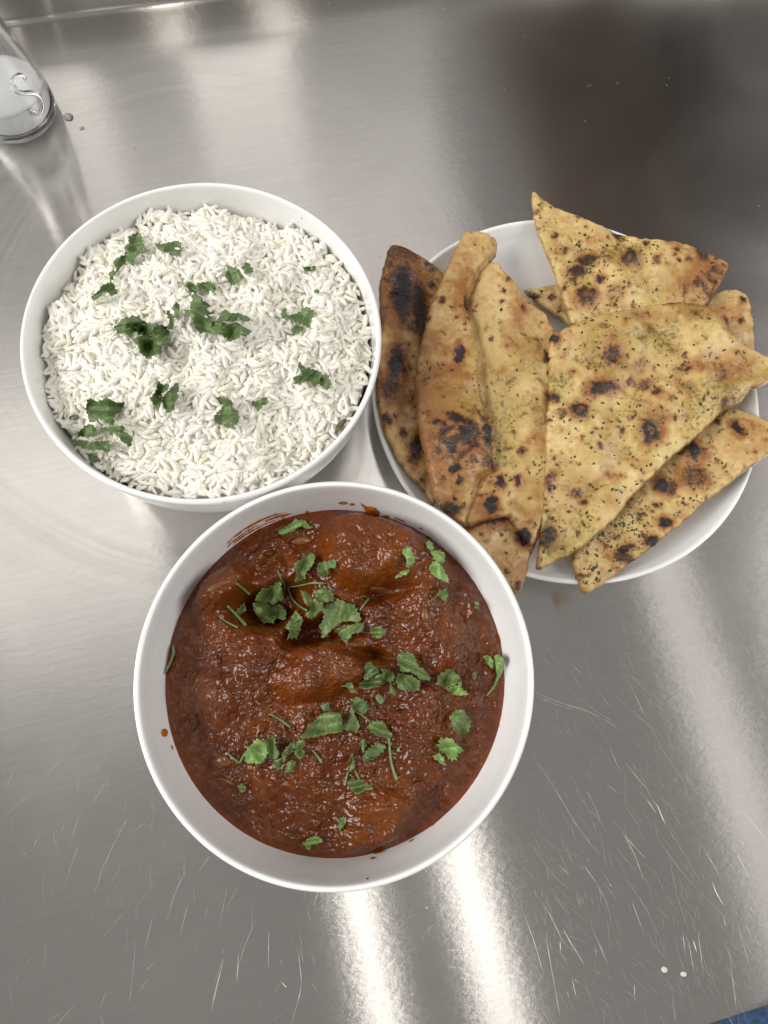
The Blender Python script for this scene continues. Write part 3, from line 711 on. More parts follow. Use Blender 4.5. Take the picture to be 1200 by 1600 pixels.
# softened onion and pepper pieces showing through the sauce
ON, nt_, b_ = mat('cooked_onion'); b_.inputs['Base Color'].default_value = (.20, .085, .018, 1); b_.inputs['Roughness'].default_value = .22; b_.inputs['Subsurface Weight'].default_value = .3; b_.inputs['Subsurface Scale'].default_value = .002
nt_.links.new(ramp(nt_, noise(nt_, coords(nt_), 200, 3), [(.3, (.12, .035, .008)), (.7, (.23, .085, .018))]), b_.inputs['Base Color'])
for u, v, ru, rv, an in [(345, 1190, 16, 10, .3), (470, 838, 18, 8, .2), (345, 918, 22, 6, -.2), (600, 920, 24, 4, .3), (664, 962, 7, 14, .1), (600, 1262, 18, 4, .1), (352, 1222, 15, 3.5, .6), (562, 1075, 20, 3, -.15), (512, 988, 6, 5, 0)]:
    c = pc(u, v); s = .32 / F_PX; V = []; Fc = []; n = 16
    z0 = float(zc(np.array(c[0]), np.array(c[1]), False))
    for q, (w, h) in enumerate([(1, -.0016), (.98, -.0002), (.75, .0007), (.4, .0011), (.03, .0012)]):
        for i in range(n):
            t = 2 * math.pi * i / n; a = ru * w * math.cos(t) * (1 + .1 * math.sin(3 * t)); b = rv * w * math.sin(t)
            x = (a * math.cos(an) - b * math.sin(an)) * s; y = -(a * math.sin(an) + b * math.cos(an)) * s
            X_ = c[0] + x; Y_ = c[1] + y
            V.append((X_, Y_, float(zc(np.array(X_), np.array(Y_), False)) + h))
    for q in range(4):
        for i in range(n): Fc.append((q * n + i, q * n + (i + 1) % n, (q + 1) * n + (i + 1) % n, (q + 1) * n + i))
    link('onion_piece', mesh('onion_piece', V, np.array(Fc)[:, ::-1]), ON, curry)

# ------------------------------------------------------------------ naan
def Zm(a, b): return (560 + a / 1.875, 280 + b / 1.875)
HERB = leaf_mat('dried_herb', (.022, .028, .008), (.070, .072, .022))
def plane3(pts):
    A = []; B = []
    for a, b, z in pts:
        p = px(*Zm(a, b), z); A.append((1, p[0], p[1])); B.append(z)
    return tuple(np.linalg.lstsq(np.array(A), np.array(B), rcond=None)[0])
def naan(label, outline, ctrl, spots, m, toast0=.0, toast_fn=None, herbs=100, T=.0031, relief=.0016, extra=None, edge_brown=.32, freck=1.0, seed=0, step=.00105, group='naan pieces on the plate', edges=()):
    pl = plane3(ctrl)
    W2 = lambda a, b: px(*Zm(a, b), plane=pl)[:2]
    P = np.array([W2(a, b) for a, b in outline])
    cen = P.mean(0)
    P = poly_spline(P, .0013)
    P = P + .0006 * np.stack([fbm(P[:, 0] * 300, P[:, 1] * 300, seed + 5, 3), fbm(P[:, 0] * 300 + 40, P[:, 1] * 300, seed + 6, 3)], 1) * 1.6
    V2, T2, D = fill(P, step)
    X, Y = V2[:, 0], V2[:, 1]
    q = np.clip(D / .0022, 0, 1); prof = np.sqrt(np.clip(1 - (1 - q)**2, 0, 1))
    zt = pl[0] + pl[1] * X + pl[2] * Y
    zl = relief * 2.7 * fbm(X * 48 + seed, Y * 48, seed + 1, 2) * sstep(0, .012, D) + relief * .55 * fbm(X * 190, Y * 210, seed + 2, 3) * q
    char = np.zeros(len(X)); toast = np.full(len(X), toast0)
    wx = X + .0022 * fbm(X * 330, Y * 330, seed + 8, 4); wy = Y + .0022 * fbm(X * 330 + 50, Y * 330, seed + 9, 3)
    for s in spots:
        a, b, ra, rb, st = s[:5]; an = s[5] if len(s) > 5 else 0; ring = s[6] if len(s) > 6 else 0
        c = W2(a, b); ex = (W2(a + 10, b) - c) / 10; ey = (W2(a, b + 10) - c) / 10
        J = np.linalg.inv(np.array([ex, ey]).T)
        dx, dy = wx - c[0], wy - c[1]
        la = J[0, 0] * dx + J[0, 1] * dy; lb = J[1, 0] * dx + J[1, 1] * dy
        ua = la * math.cos(an) + lb * math.sin(an); ub = -la * math.sin(an) + lb * math.cos(an)
        d = np.sqrt((ua / ra)**2 + (ub / rb)**2)
        d = d / 1.36; f = sstep(1.25, .40, d)
        if ring: f = f * (1 - .45 * sstep(.55, .15, d)); zl += .0014 * sstep(1.2, .2, d)
        if st < .62: f = f * (.75 + 1.5 * fbm(X * 260, Y * 260, seed + 33, 3))
        char = np.maximum(char, f * st)
        toast = np.maximum(toast, min(1, st * .9) * sstep(2.0, .8, d))
    g = np.random.default_rng(seed + 900); area = np.ptp(X) * np.ptp(Y)
    for k in range(int(area * 17000 * freck)):      # small scorched freckles and blisters
        i = g.integers(len(X)); ra = .0005 + .0016 * g.random()**2.5; st = g.uniform(.3, .85); a = g.uniform(0, 3.14); el = g.uniform(.5, 1)
        near = np.where((np.abs(X - X[i]) < .005) & (np.abs(Y - Y[i]) < .005))[0]
        dx, dy = wx[near] - X[i], wy[near] - Y[i]
        d = np.sqrt(((dx * math.cos(a) + dy * math.sin(a)) / ra)**2 + ((-dx * math.sin(a) + dy * math.cos(a)) / (ra * el))**2)
        char[near] = np.maximum(char[near], st * sstep(1.3, .3, d)); toast[near] = np.maximum(toast[near], st * .7 * sstep(2.6, .6, d))
    toast = toast + 1.35 * np.clip(fbm(X * 70, Y * 70, seed + 12, 4) - .05, 0, 1) * (.55 + toast0) + .35 * np.clip(fbm(X * 300, Y * 300, seed + 14, 3) - .1, 0, 1) + .75 * np.clip(fbm(X * 135, Y * 135, seed + 15, 4) - .12, 0, 1)
    if toast_fn is not None:
        for (a, b, ra, rb, st) in toast_fn:
            c = W2(a, b); ex = (W2(a + 10, b) - c) / 10; ey = (W2(a, b + 10) - c) / 10; J = np.linalg.inv(np.array([ex, ey]).T)
            la = J[0, 0] * (wx - c[0]) + J[0, 1] * (wy - c[1]); lb = J[1, 0] * (wx - c[0]) + J[1, 1] * (wy - c[1])
            toast = toast + st * np.exp(-((la / ra)**2 + (lb / rb)**2)) * (.8 + .8 * fbm(X * 200, Y * 200, seed + 51, 3))
    for (e0, e1, w, st) in edges:      # browned stretches of the rim
        a = W2(*e0); b = W2(*e1); ab = b - a; t = np.clip(((X - a[0]) * ab[0] + (Y - a[1]) * ab[1]) / (ab @ ab), 0, 1)
        dd = np.hypot(X - a[0] - t * ab[0], Y - a[1] - t * ab[1])
        f = np.exp(-(dd / w)**2) * (.8 + 1.0 * fbm(X * 180, Y * 180, seed + 61, 3)); toast = toast + st * f; char = np.maximum(char, (st - .45) * f)
    toast = np.clip(toast + edge_brown * sstep(.0022, .0, D) * (.6 + 1.2 * fbm(X * 90, Y * 90, seed + 13, 2)), 0, 1)
    if extra is not None: zl = zl + extra(X, Y, D, W2)
    ztop = zt + zl - T * .8 * (1 - prof)
    zbot = zt - T + np.where(D > 0, 0, 0) + .2 * T * (1 - prof)
    zbot = np.where(D == 0, ztop, np.minimum(zbot, ztop - .0006 * q))
    n = len(X); org = np.array([cen[0], cen[1], float(zt.mean() - T)])
    bnd = D == 0; remap = np.arange(n) + n; remap[bnd] = np.arange(n)[bnd]
    keep = ~bnd; newi = np.full(2 * n, -1); newi[:n] = np.arange(n); newi[n:][keep] = n + np.arange(keep.sum())
    V = np.concatenate([np.stack([X, Y, ztop], 1), np.stack([X, Y, zbot], 1)[keep]]) - org
    Fb_ = newi[remap[T2]][:, ::-1]
    me = mesh('naan', V, np.concatenate([T2, Fb_]))
    z0 = np.zeros(keep.sum())
    hz = np.clip(.55 + 1.5 * fbm(X * 62, Y * 62, seed + 81, 3), 0, 1.2)
    if not herbs: hz = hz * 0
    elif isinstance(herbs, tuple): c = W2(*herbs[1]); hz = hz * np.exp(-((X - c[0])**2 + (Y - c[1])**2) / (herbs[2] * 1.2)**2) * min(1, herbs[0] / 200)
    else: hz = hz * min(1, herbs / 200)
    attr(me, 'herb', np.concatenate([hz, np.zeros(keep.sum())]))
    attr(me, 'char', np.concatenate([char, z0])); attr(me, 'toast', np.concatenate([toast, z0 + .3]))
    o = link('naan', me, m, label=label, cat='naan', group=group, loc=tuple(org))
    if herbs:
        cand = np.where((D > .0025))[0]; w = np.clip(.25 + 2.2 * fbm(X[cand] * 70, Y[cand] * 70, seed + 71, 2) + .5, .03, 2)
        if isinstance(herbs, tuple):
            c = W2(*herbs[1]); w = w * np.exp(-((X[cand] - c[0])**2 + (Y[cand] - c[1])**2) / herbs[2]**2); nh = herbs[0]
        else: nh = herbs
        pick = rng.choice(cand, size=min(nh, len(cand)), replace=False, p=w / w.sum()); HV = []; HF = []
        for i in pick:
            L = .0003 + .0015 * random.random()**2; ww = random.uniform(.0002, .0008) * (.5 + L / .0018); a = random.random() * 3.14
            ca, sa = math.cos(a), math.sin(a); b = len(HV)
            for (l, k, h) in [(-L, 0, .0001), (0, ww, .00012), (L, 0, .0002), (0, -ww, .00012), (0, 0, .00045)]:
                HV.append((X[i] + l * ca - k * sa - org[0], Y[i] + l * sa + k * ca - org[1], ztop[i] + h - org[2]))
            HF += [(b, b + 3, b + 4), (b + 3, b + 2, b + 4), (b + 2, b + 1, b + 4), (b + 1, b, b + 4)]
        link('herb_flecks', mesh('herb_flecks', HV, np.array(HF), False), HERB, o, kind='stuff')
    return o

# piece peeking out under the upper right triangle
naan('naan piece of which only a flat corner shows beside the bare plate', [(488, 322), (540, 312), (590, 303), (680, 330), (720, 420), (660, 450), (622, 428), (600, 405), (570, 390), (545, 375), (518, 350)],
     [(500, 330, .0175), (650, 330, .0200), (640, 430, .019)], [(520, 345, 11, 7, .8), (566, 350, 9, 7, .75), (590, 380, 12, 10, .5)], NAAN, .12, None, 26, seed=3)
# pale rounded end behind the main triangle on the right
naan('pale rounded naan end behind the large triangle, right plate edge', [(1035, 340), (1070, 320), (1110, 319), (1140, 335), (1155, 370), (1163, 430), (1165, 500), (1160, 560), (1150, 625), (1112, 662), (1040, 660), (960, 560), (970, 430)],
     [(1040, 340, .026), (1160, 400, .027), (1110, 650, .025)], [(1125, 355, 8, 9, .9), (1120, 410, 8, 7, .75), (1150, 392, 6, 8, .6), (1060, 360, 14, 10, .3), (1085, 420, 20, 12, .3), (1148, 350, 6, 6, .6)], NAAN_PALE, .22, [(1090, 400, 60, 60, .25)], 12, seed=13)
# lower right wedge
G = naan('narrow naan wedge under the large triangle, lower right plate edge', [(1045, 700), (1085, 668), (1120, 672), (1160, 685), (1200, 700), (1222, 718), (1222, 780), (1200, 810), (1150, 845), (1100, 885), (1040, 930), (980, 985), (900, 1050), (840, 1095), (780, 1140), (740, 1170), (710, 1195), (680, 1212), (655, 1206), (640, 1160), (628, 1120), (630, 1085), (670, 1030), (760, 940), (880, 810), (980, 725)],
     [(1200, 740, .034), (660, 1150, .026), (1000, 850, .030)],
     [(980, 795, 20, 28, 1, -.35), (968, 780, 14, 14, 1), (985, 870, 40, 30, .62), (890, 900, 24, 18, .95, .5), (920, 905, 10, 20, .7), (1105, 730, 12, 20, 1, -.5), (897, 1003, 18, 16, 1), (857, 1060, 21, 14, 1, .2), (785, 1082, 22, 12, .9, -.5), (775, 1108, 24, 14, .75, .2), (800, 1120, 14, 12, .8), (870, 955, 9, 6, .8), (1075, 860, 16, 14, .45), (660, 1160, 16, 6, .7), (830, 985, 10, 14, .7), (760, 1050, 26, 12, .45), (1048, 715, 10, 9, .8), (700, 1180, 8, 6, .7), (930, 1030, 8, 5, .6), (840, 905, 30, 16, .35), (720, 1060, 9, 7, .5), (1030, 800, 24, 40, .3)],
     NAAN, .16, [(1150, 720, 60, 40, .5), (1150, 800, 60, 30, .5), (940, 870, 90, 60, .35)], (330, (740, 1040), .050), seed=23, T=.0032,
     extra=lambda X, Y, D, W2: .0020 * np.exp(-(((X - W2(1095, 770)[0]) / .010)**2 + ((Y - W2(1095, 770)[1]) / .014)**2)))
# upper right triangle
C_ = naan('naan triangle whose pointed tip overhangs the plate at top', [(510, 30), (540, 50), (580, 78), (640, 100), (700, 125), (760, 148), (830, 170), (900, 178), (960, 190), (1010, 210), (1060, 228), (1090, 243), (1078, 275), (1055, 320), (1025, 365), (960, 410), (800, 440), (680, 460), (625, 418), (610, 370), (590, 320), (575, 270), (550, 210), (530, 160), (515, 100)],
     [(520, 60, .030), (1080, 250, .034), (640, 410, .0275)],
     [(672, 235, 30, 16, .8, -.4), (640, 270, 26, 18, .85, -.3), (630, 298, 14, 10, .7), (668, 338, 28, 22, .88, 0, 1), (790, 235, 26, 19, .95, -.4, 1), (727, 222, 16, 15, .6, 0, 1), (765, 158, 11, 17, .9), (750, 335, 18, 20, .5), (710, 292, 11, 11, .8), (1005, 222, 22, 28, .72), (1000, 325, 60, 34, .6), (1042, 290, 26, 34, .6), (598, 212, 14, 10, .6), (572, 168, 8, 12, .6), (905, 182, 12, 9, .85), (1075, 257, 8, 9, .6), (545, 60, 9, 12, .5), (620, 60 + 60, 12, 8, .4), (605, 320, 8, 12, .5), (870, 240, 8, 10, .7), (700, 175, 22, 10, .45), (760, 205, 12, 14, .45), (880, 310, 14, 20, .3), (650, 375, 20, 8, .4), (925, 215, 9, 12, .5), (840, 190, 10, 10, .5)],
     NAAN, .12, [(980, 270, 120, 70, .62), (700, 180, 80, 40, .25)], (280, (660, 240), .05), seed=33,
     extra=lambda X, Y, D, W2: -.0016 * np.exp(-(((X - W2(835, 260)[0]) * .95 + (Y - W2(835, 260)[1]) * .25) / .005)**2) + .002 * np.exp(-(((X - W2(960, 280)[0]) / .018)**2)))
# charred strip at the far left
A_ = naan('narrow heavily charred naan strip at the left plate edge by the rice bowl', [(95, 188), (150, 195), (205, 220), (252, 262), (262, 330), (250, 450), (240, 560), (230, 680), (235, 800), (236, 900), (222, 955), (200, 925), (170, 885), (140, 855), (110, 810), (92, 770), (70, 720), (55, 640), (52, 560), (60, 470), (66, 420), (60, 350), (65, 290), (80, 230)],
     [(100, 200, .031), (60, 640, .029), (210, 930, .024)],
     [(128, 320, 32, 72, .95, .1), (178, 375, 24, 84, .98, -.1), (135, 400, 16, 40, .8, .1), (112, 540, 22, 52, 1, .1), (92, 612, 30, 42, .7), (135, 215, 55, 24, .66), (82, 703, 8, 15, 1), (133, 745, 10, 11, .85), (168, 790, 16, 36, 1), (160, 440, 14, 16, .7), (95, 290, 22, 70, .55), (215, 300, 18, 40, .55), (205, 250, 30, 18, .6), (150, 640, 10, 12, .6), (120, 680, 12, 8, .5), (185, 880, 12, 20, .6), (150, 820, 10, 14, .6), (75, 400, 10, 30, .5)],
     NAAN_DARK, .06, [(125, 300, 75, 130, .85), (90, 580, 40, 60, .5), (190, 470, 26, 90, .35)], 0, seed=43, T=.0040, relief=.0018,
     extra=lambda X, Y, D, W2: .0016 * np.exp(-(((X - W2(160, 430)[0]) / .0022)**2 + ((Y - W2(160, 430)[1]) / .020)**2)) - .0035 * sstep(W2(205, 500)[0], W2(255, 500)[0], X))
# torn flap under the folded piece
naan('small torn naan flap hanging over plate edge beside the curry bowl', [(318, 1022), (360, 1000), (405, 985), (445, 985), (490, 1000), (535, 1030), (528, 1060), (510, 1095), (500, 1140), (488, 1180), (475, 1208), (458, 1212), (440, 1190), (400, 1150), (350, 1100), (322, 1060)],
     [(330, 1030, .0285), (520, 1050, .028), (460, 1205, .030)],
     [(488, 1052, 20, 28, 1, -.6), (470, 1190, 14, 12, .75), (400, 1000, 60, 9, .75, -.2), (440, 1060, 10, 8, .4), (380, 1060, 14, 8, .5), (360, 1040, 8, 8, .5), (450, 1110, 18, 12, .35), (430, 1030, 20, 8, .5)],
     NAAN_PALE, .28, [(440, 1150, 50, 60, .4)], 8, seed=53, edges=[((318, 1022), (445, 985), .004, .95)])
# folded piece
FOLD = [(402, 213), (352, 268), (322, 335), (312, 382), (335, 430), (354, 520), (350, 600), (368, 660), (386, 720), (397, 790), (394, 850), (352, 872), (332, 940), (312, 1000)]
def fold_relief(X, Y, D, W2):
    fp = np.array([W2(a, b) for a, b in FOLD]); ord_ = np.argsort(fp[:, 1])
    ly = np.array([W2(a, b) for a, b in [(315, 152), (255, 265), (200, 410), (168, 560), (165, 660), (190, 800), (215, 900), (260, 980)]]); lo = np.argsort(ly[:, 1])
    fx = np.interp(Y, fp[ord_, 1], fp[ord_, 0]); lx = np.interp(Y, ly[lo, 1], ly[lo, 0])
    t = np.clip((X - lx) / (fx - lx + 1e-6), 0, 1.6)
    roll = np.where(t < 1, np.sqrt(np.clip(1 - ((t - .55) / .60)**2, 0, 1)), 0) * sstep(1.0, .93, t)
    yb = W2(360, 870)[1]; lower = sstep(yb - .010, yb + .010, Y)
    top_ = sstep(W2(330, 150)[1], W2(330, 420)[1], Y)
    h = (.0018 + .0062 * top_) * roll * (.35 + .65 * lower) - .0018 * np.exp(-((t - 1.06) / .08)**2)
    c = W2(455, 330); h = h + .0030 * np.exp(-(((X - c[0]) / .010)**2 + ((Y - c[1]) / .016)**2))
    c = W2(450, 620); h = h - .0022 * np.exp(-(((X - c[0]) / .008)**2 + ((Y - c[1]) / .03)**2))
    c = W2(270, 640); h = h + .0016 * np.sin((Y - c[1]) * 240) * np.exp(-(((X - c[0]) / .016)**2 + ((Y - c[1]) / .03)**2))
    c = W2(450, 900); h = h + .0020 * np.exp(-(((X - c[0]) / .012)**2 + ((Y - c[1]) / .012)**2))
    return h
naan('big folded naan with rolled browned edge between charred strip and triangles', [(315, 152), (360, 155), (400, 162), (410, 185), (405, 215), (395, 235), (412, 245), (440, 280), (468, 320), (490, 345), (520, 370), (545, 385), (562, 410), (578, 440), (590, 500), (585, 600), (580, 700), (570, 800), (560, 880), (550, 960), (535, 1020), (518, 1062), (500, 1070), (470, 1030), (440, 988), (400, 992), (350, 1008), (310, 1018), (270, 988), (240, 962), (220, 925), (205, 870), (190, 800), (175, 730), (165, 660), (165, 600), (170, 540), (185, 470), (200, 410), (220, 350), (240, 300), (255, 265), (275, 220), (295, 180)],
     [(340, 170, .0335), (180, 650, .0345), (540, 1020, .0335), (540, 450, .033)],
     [(290, 770, 72, 78, .61), (285, 715, 28, 14, 1, .5), (305, 765, 22, 26, 1), (262, 745, 16, 10, .9), (320, 735, 14, 12, .95), (330, 790, 16, 14, .8), (375, 755, 16, 42, .95, .1), (262, 785, 24, 12, .8), (365, 690, 24, 44, .6), (340, 720, 24, 30, .55), (290, 530, 13, 24, .95), (310, 372, 9, 20, 1), (275, 858, 15, 12, .95), (292, 886, 10, 10, .9), (270, 965, 26, 17, .92), (222, 720, 11, 9, .95), (416, 885, 12, 19, .95, -.4), (467, 885, 9, 17, .85), (390, 955, 19, 25, 1), (487, 1045, 16, 24, 1, -.6), (435, 575, 32, 22, .42), (540, 700, 26, 55, .4), (551, 520, 10, 13, .9), (480, 795, 13, 17, .55), (240, 375, 9, 10, .85), (478, 385, 7, 9, .85), (230, 805, 9, 12, .85), (270, 810, 12, 9, .9), (330, 830, 10, 12, .7), (370, 830, 14, 20, .7), (245, 760, 12, 9, .8), (430, 780, 9, 10, .5), (560, 640, 14, 12, .7), (500, 640, 18, 30, .3), (420, 440, 10, 14, .3), (300, 680, 8, 7, .5), (330, 465, 8, 12, .5), (225, 590, 16, 12, .45), (240, 620, 16, 10, .4), (290, 930, 12, 14, .6), (240, 890, 9, 14, .5), (200, 700, 9, 12, .4), (510, 1010, 14, 12, .5), (450, 1000, 16, 8, .6)],
     NAAN, .22, [(270, 740, 95, 140, .8), (290, 280, 70, 140, .5), (240, 560, 85, 130, .6), (260, 930, 60, 60, .35), (530, 690, 40, 80, .35), (500, 420, 40, 60, .3)], (170, (470, 700), .06), seed=63, T=.0034, extra=fold_relief,
     edges=[((310, 1018), (440, 988), .0022, 1.0), ((386, 720), (397, 850), .002, 1.1)])
# large triangle on top
naan('large naan triangle lying on top at the middle of the plate', [(565, 455), (600, 435), (650, 415), (710, 392), (780, 378), (850, 365), (900, 360), (950, 357), (1000, 362), (1030, 378), (1060, 405), (1085, 440), (1110, 465), (1150, 488), (1190, 508), (1225, 525), (1228, 560), (1200, 598), (1150, 612), (1110, 650), (1060, 690), (1010, 740), (960, 785), (905, 830), (850, 885), (800, 935), (762, 985), (740, 1010), (690, 1050), (660, 1075), (620, 1100), (580, 1120), (545, 1140), (520, 1138), (530, 1090), (535, 1020), (540, 960), (545, 880), (550, 790), (555, 700), (560, 600), (562, 520)],
     [(570, 470, .0395), (1190, 530, .0425), (535, 1120, .0325)],
     [(728, 512, 40, 38, .60), (745, 520, 20, 22, .7), (722, 612, 42, 18, .82, -.15), (690, 616, 11, 15, .95), (647, 677, 23, 21, .98, 0, 1), (595, 688, 13, 12, .65), (857, 738, 25, 30, .98, 0, 1), (860, 698, 34, 20, .55), (572, 466, 12, 15, .95), (570, 641, 15, 12, .85), (556, 1042, 20, 20, .85), (550, 1065, 18, 14, .8), (835, 605, 17, 16, .65), (872, 626, 12, 9, .75), (826, 542, 15, 18, .55), (856, 440, 15, 17, .6, 0, 1), (797, 591, 11, 10, .7), (640, 905, 40, 38, .32), (666, 946, 11, 9, .85), (648, 922, 11, 8, .85), (950, 555, 26, 14, .5), (1065, 572, 30, 24, .42, .3), (1070, 660, 11, 17, .75), (955, 612, 19, 14, .55), (1052, 715, 10, 10, .75), (712, 440, 13, 8, .6), (640, 640, 8, 6, .6), (600, 520, 12, 7, .4), (775, 735, 10, 9, .7), (1110, 560, 14, 8, .35), (960, 690, 14, 10, .4), (905, 640, 16, 12, .4), (1040, 640, 12, 8, .5), (800, 815, 14, 6, .5), (570, 870, 12, 12, .65), (556, 890, 10, 12, .6), (645, 1040, 8, 9, .5), (930, 480, 16, 26, .3), (620, 575, 20, 14, .25), (690, 690, 24, 14, .25), (985, 395, 20, 10, .5), (560, 900, 10, 16, .6), (800, 700, 9, 8, .6), (840, 650, 10, 8, .5)],
     NAAN, .10, [(860, 395, 190, 36, .55), (640, 450, 90, 30, .35), (1060, 560, 110, 60, .32), (640, 910, 80, 60, .28), (730, 520, 80, 60, .25), (1150, 540, 60, 50, .35)], 380, seed=73, T=.0034, relief=.0018,
     edges=[((900, 360), (1030, 376), .0022, 1.0), ((1030, 378), (1190, 508), .0018, .95), ((1060, 690), (800, 935), .0012, .5)],
     extra=lambda X, Y, D, W2: .0035 * np.exp(-(((X - W2(1010, 450)[0]) / .014)**2 + ((Y - W2(1010, 450)[1]) / .016)**2)) + .0026 * np.exp(-(((X - W2(720, 450)[0]) / .022)**2 + ((Y - W2(720, 450)[1]) / .010)**2)) - .0022 * np.exp(-(((X - W2(930, 480)[0]) / .006)**2 + ((Y - W2(930, 480)[1]) / .014)**2)))

# ------------------------------------------------------------------ coriander
ZS = {'R1': (80, 300, 4.2857), 'R2': (340, 340, 4.2857), 'R3': (80, 560, 4.2857), 'R4': (330, 540, 4.2857),
      'C5': (330, 780, 3.0), 'C6': (330, 1080, 4.0), 'C7': (540, 800, 4.2857), 'C8': (200, 860, 4.7059), 'C9': (540, 1000, 4.0)}
def zpt(k, p): o = ZS[k]; return (o[0] + p[0] / o[2], o[1] + p[1] / o[2])
def surf(bowl, u, v, lift=0.0):
    """point of the food seen at (u,v)"""
    c, fn = (RC, lambda x, y: zr(x, y) + .0016) if bowl == 'r' else (CC, lambda x, y: zc(x, y, False) + .0004)
    z = .07 if bowl == 'r' else .055
    for _ in range(6):
        p = px(u, v, z); z = .5 * z + .5 * (float(fn(np.array(p[0] - c[0]), np.array(p[1] - c[1]))) + lift)
    return px(u, v, z)
def surf_many(bowl, U, lift=0.0):
    c, fn = (RC, lambda x, y: zr(x, y) + .0016) if bowl == 'r' else (CC, lambda x, y: zc(x, y, False) + .0004)
    d = np.stack([(U[:, 0] - 600) / F_PX, (U[:, 1] - 800) / F_PX, np.ones(len(U))], 1) @ RW; z = np.full(len(U), .07 if bowl == 'r' else .055)
    for _ in range(7):
        s_ = (z - CAM_H) / d[:, 2]; z = .5 * z + .5 * (fn(s_ * d[:, 0] - c[0], s_ * d[:, 1] - c[1]) + lift)
    return z
RIB = {}
def leaf_mesh(bowl, k, poly, seed, lift, curl, serr):
    P = np.array([zpt(k, p) for p in poly], float)
    if serr > 0:      # toothed margin
        Q = poly_spline(P, 3.4); c = Q.mean(0)
        tooth = np.where(np.arange(len(Q)) % 2 == 0, 1.0, -1.0)[:, None]; g = np.random.default_rng(seed)
        d = Q - c; d /= np.linalg.norm(d, axis=1)[:, None] + 1e-9
        P = Q + d * tooth * serr * 2.0 * g.uniform(.15, 1, (len(Q), 1))
    else: P = poly_spline(P, 2.5)
    P = P + np.stack([fbm(P[:, 0] * .16, P[:, 1] * .16, seed + 3, 3), fbm(P[:, 0] * .16 + 30, P[:, 1] * .16, seed + 4, 3)], 1) * (3.2 if serr > .3 else 1.0)
    V2, T2, D = fill(P / 1000, .00125)
    U = V2 * 1000; cu = U.mean(0); size = np.ptp(U, axis=0).max() * .0003
    c3 = surf(bowl, cu[0], cu[1], lift)
    # base heights follow a smoothed food surface; each blade gets its own tilt, keel and crumples
    zsurf = surf_many(bowl, U)
    zs = .35 * zsurf + .65 * max(zsurf.mean(), np.percentile(zsurf, 70))
    g = np.random.default_rng(seed); ang = g.uniform(0, 3.14)
    s = ((U[:, 0] - cu[0]) * math.cos(ang) + (U[:, 1] - cu[1]) * math.sin(ang)); t = (-(U[:, 0] - cu[0]) * math.sin(ang) + (U[:, 1] - cu[1]) * math.cos(ang))
    sp = max(np.abs(s).max(), 3); tp = max(np.abs(t).max(), 3)
    h = curl * size * (.30 * (np.abs(t) / tp) - .16 * (s / sp)**2 + .22 * np.sin(5 * t / tp + g.uniform(0, 6)) * .6 + .16 * np.sin(4 * s / sp + g.uniform(0, 6)))
    h = h + curl * .0009 * fbm(U[:, 0] * .16, U[:, 1] * .16, seed, 3)
    h = h - h.min() * .6
    rib = np.zeros(len(U)); b0 = -sp * .95
    for an in (-.95, -.5, 0.0, .5, .95):
        dx, dy = s - b0, t; along = dx * math.cos(an) + dy * math.sin(an); off = np.abs(-dx * math.sin(an) + dy * math.cos(an))
        rib = np.maximum(rib, np.exp(-(off / .8)**2) * (along > 0) * (1.0 if an == 0 else .7))
    h = h - rib * .00012
    z = np.maximum(zs + lift + h, zsurf + lift * .6 + .0001)
    top = np.array([px(u, v, zz) for (u, v), zz in zip(U, z)])
    n = len(top); bot = top.copy(); bot[:, 2] -= .00018
    nb = len(P); E = [(i, (i + 1) % nb, n + (i + 1) % nb, n + i) for i in range(nb)]
    # image v points down, so flip winding for upward normals
    T2u = T2[:, ::-1]
    Fc = np.concatenate([T2u, T2u[:, ::-1] + n])
    bd = {}
    for f in T2u:
        for a, b in ((f[0], f[1]), (f[1], f[2]), (f[2], f[0])):
            if (b, a) in bd: del bd[(b, a)]
            else: bd[(a, b)] = 1
    side = np.array([t for a, b in bd for t in ((b, a, n + a), (b, n + a, n + b))])
    if len(side): Fc = np.concatenate([Fc, side])
    RIB[len(top) * 2] = np.concatenate([rib, rib * 0])
    return np.concatenate([top, bot]), Fc, c3
def stem_mesh(bowl, k, pts, w, lift):
    P = resample(np.array([zpt(k, p) for p in pts], float), max(5, 4 * len(pts)))
    for _ in range(2): P[1:-1] = (P[:-2] + 2 * P[1:-1] + P[2:]) / 4
    q = [surf(bowl, u, v, lift) for u, v in P]
    zmin = np.array([a[2] for a in q]); zmin = np.convolve(np.pad(zmin, 2, 'edge'), np.ones(5) / 5, 'valid')
    q = [px(u, v, max(z_, a[2])) for (u, v), z_, a in zip(P, zmin, q)]
    V, Fc = tube(q, [w * .78 * (.75 + .5 * i / len(q)) for i in range(len(q))], 7)
    return np.array(V), Fc
GR = {'r': 'coriander scattered on the rice', 'c': 'coriander scattered on the curry'}
lc = [0]
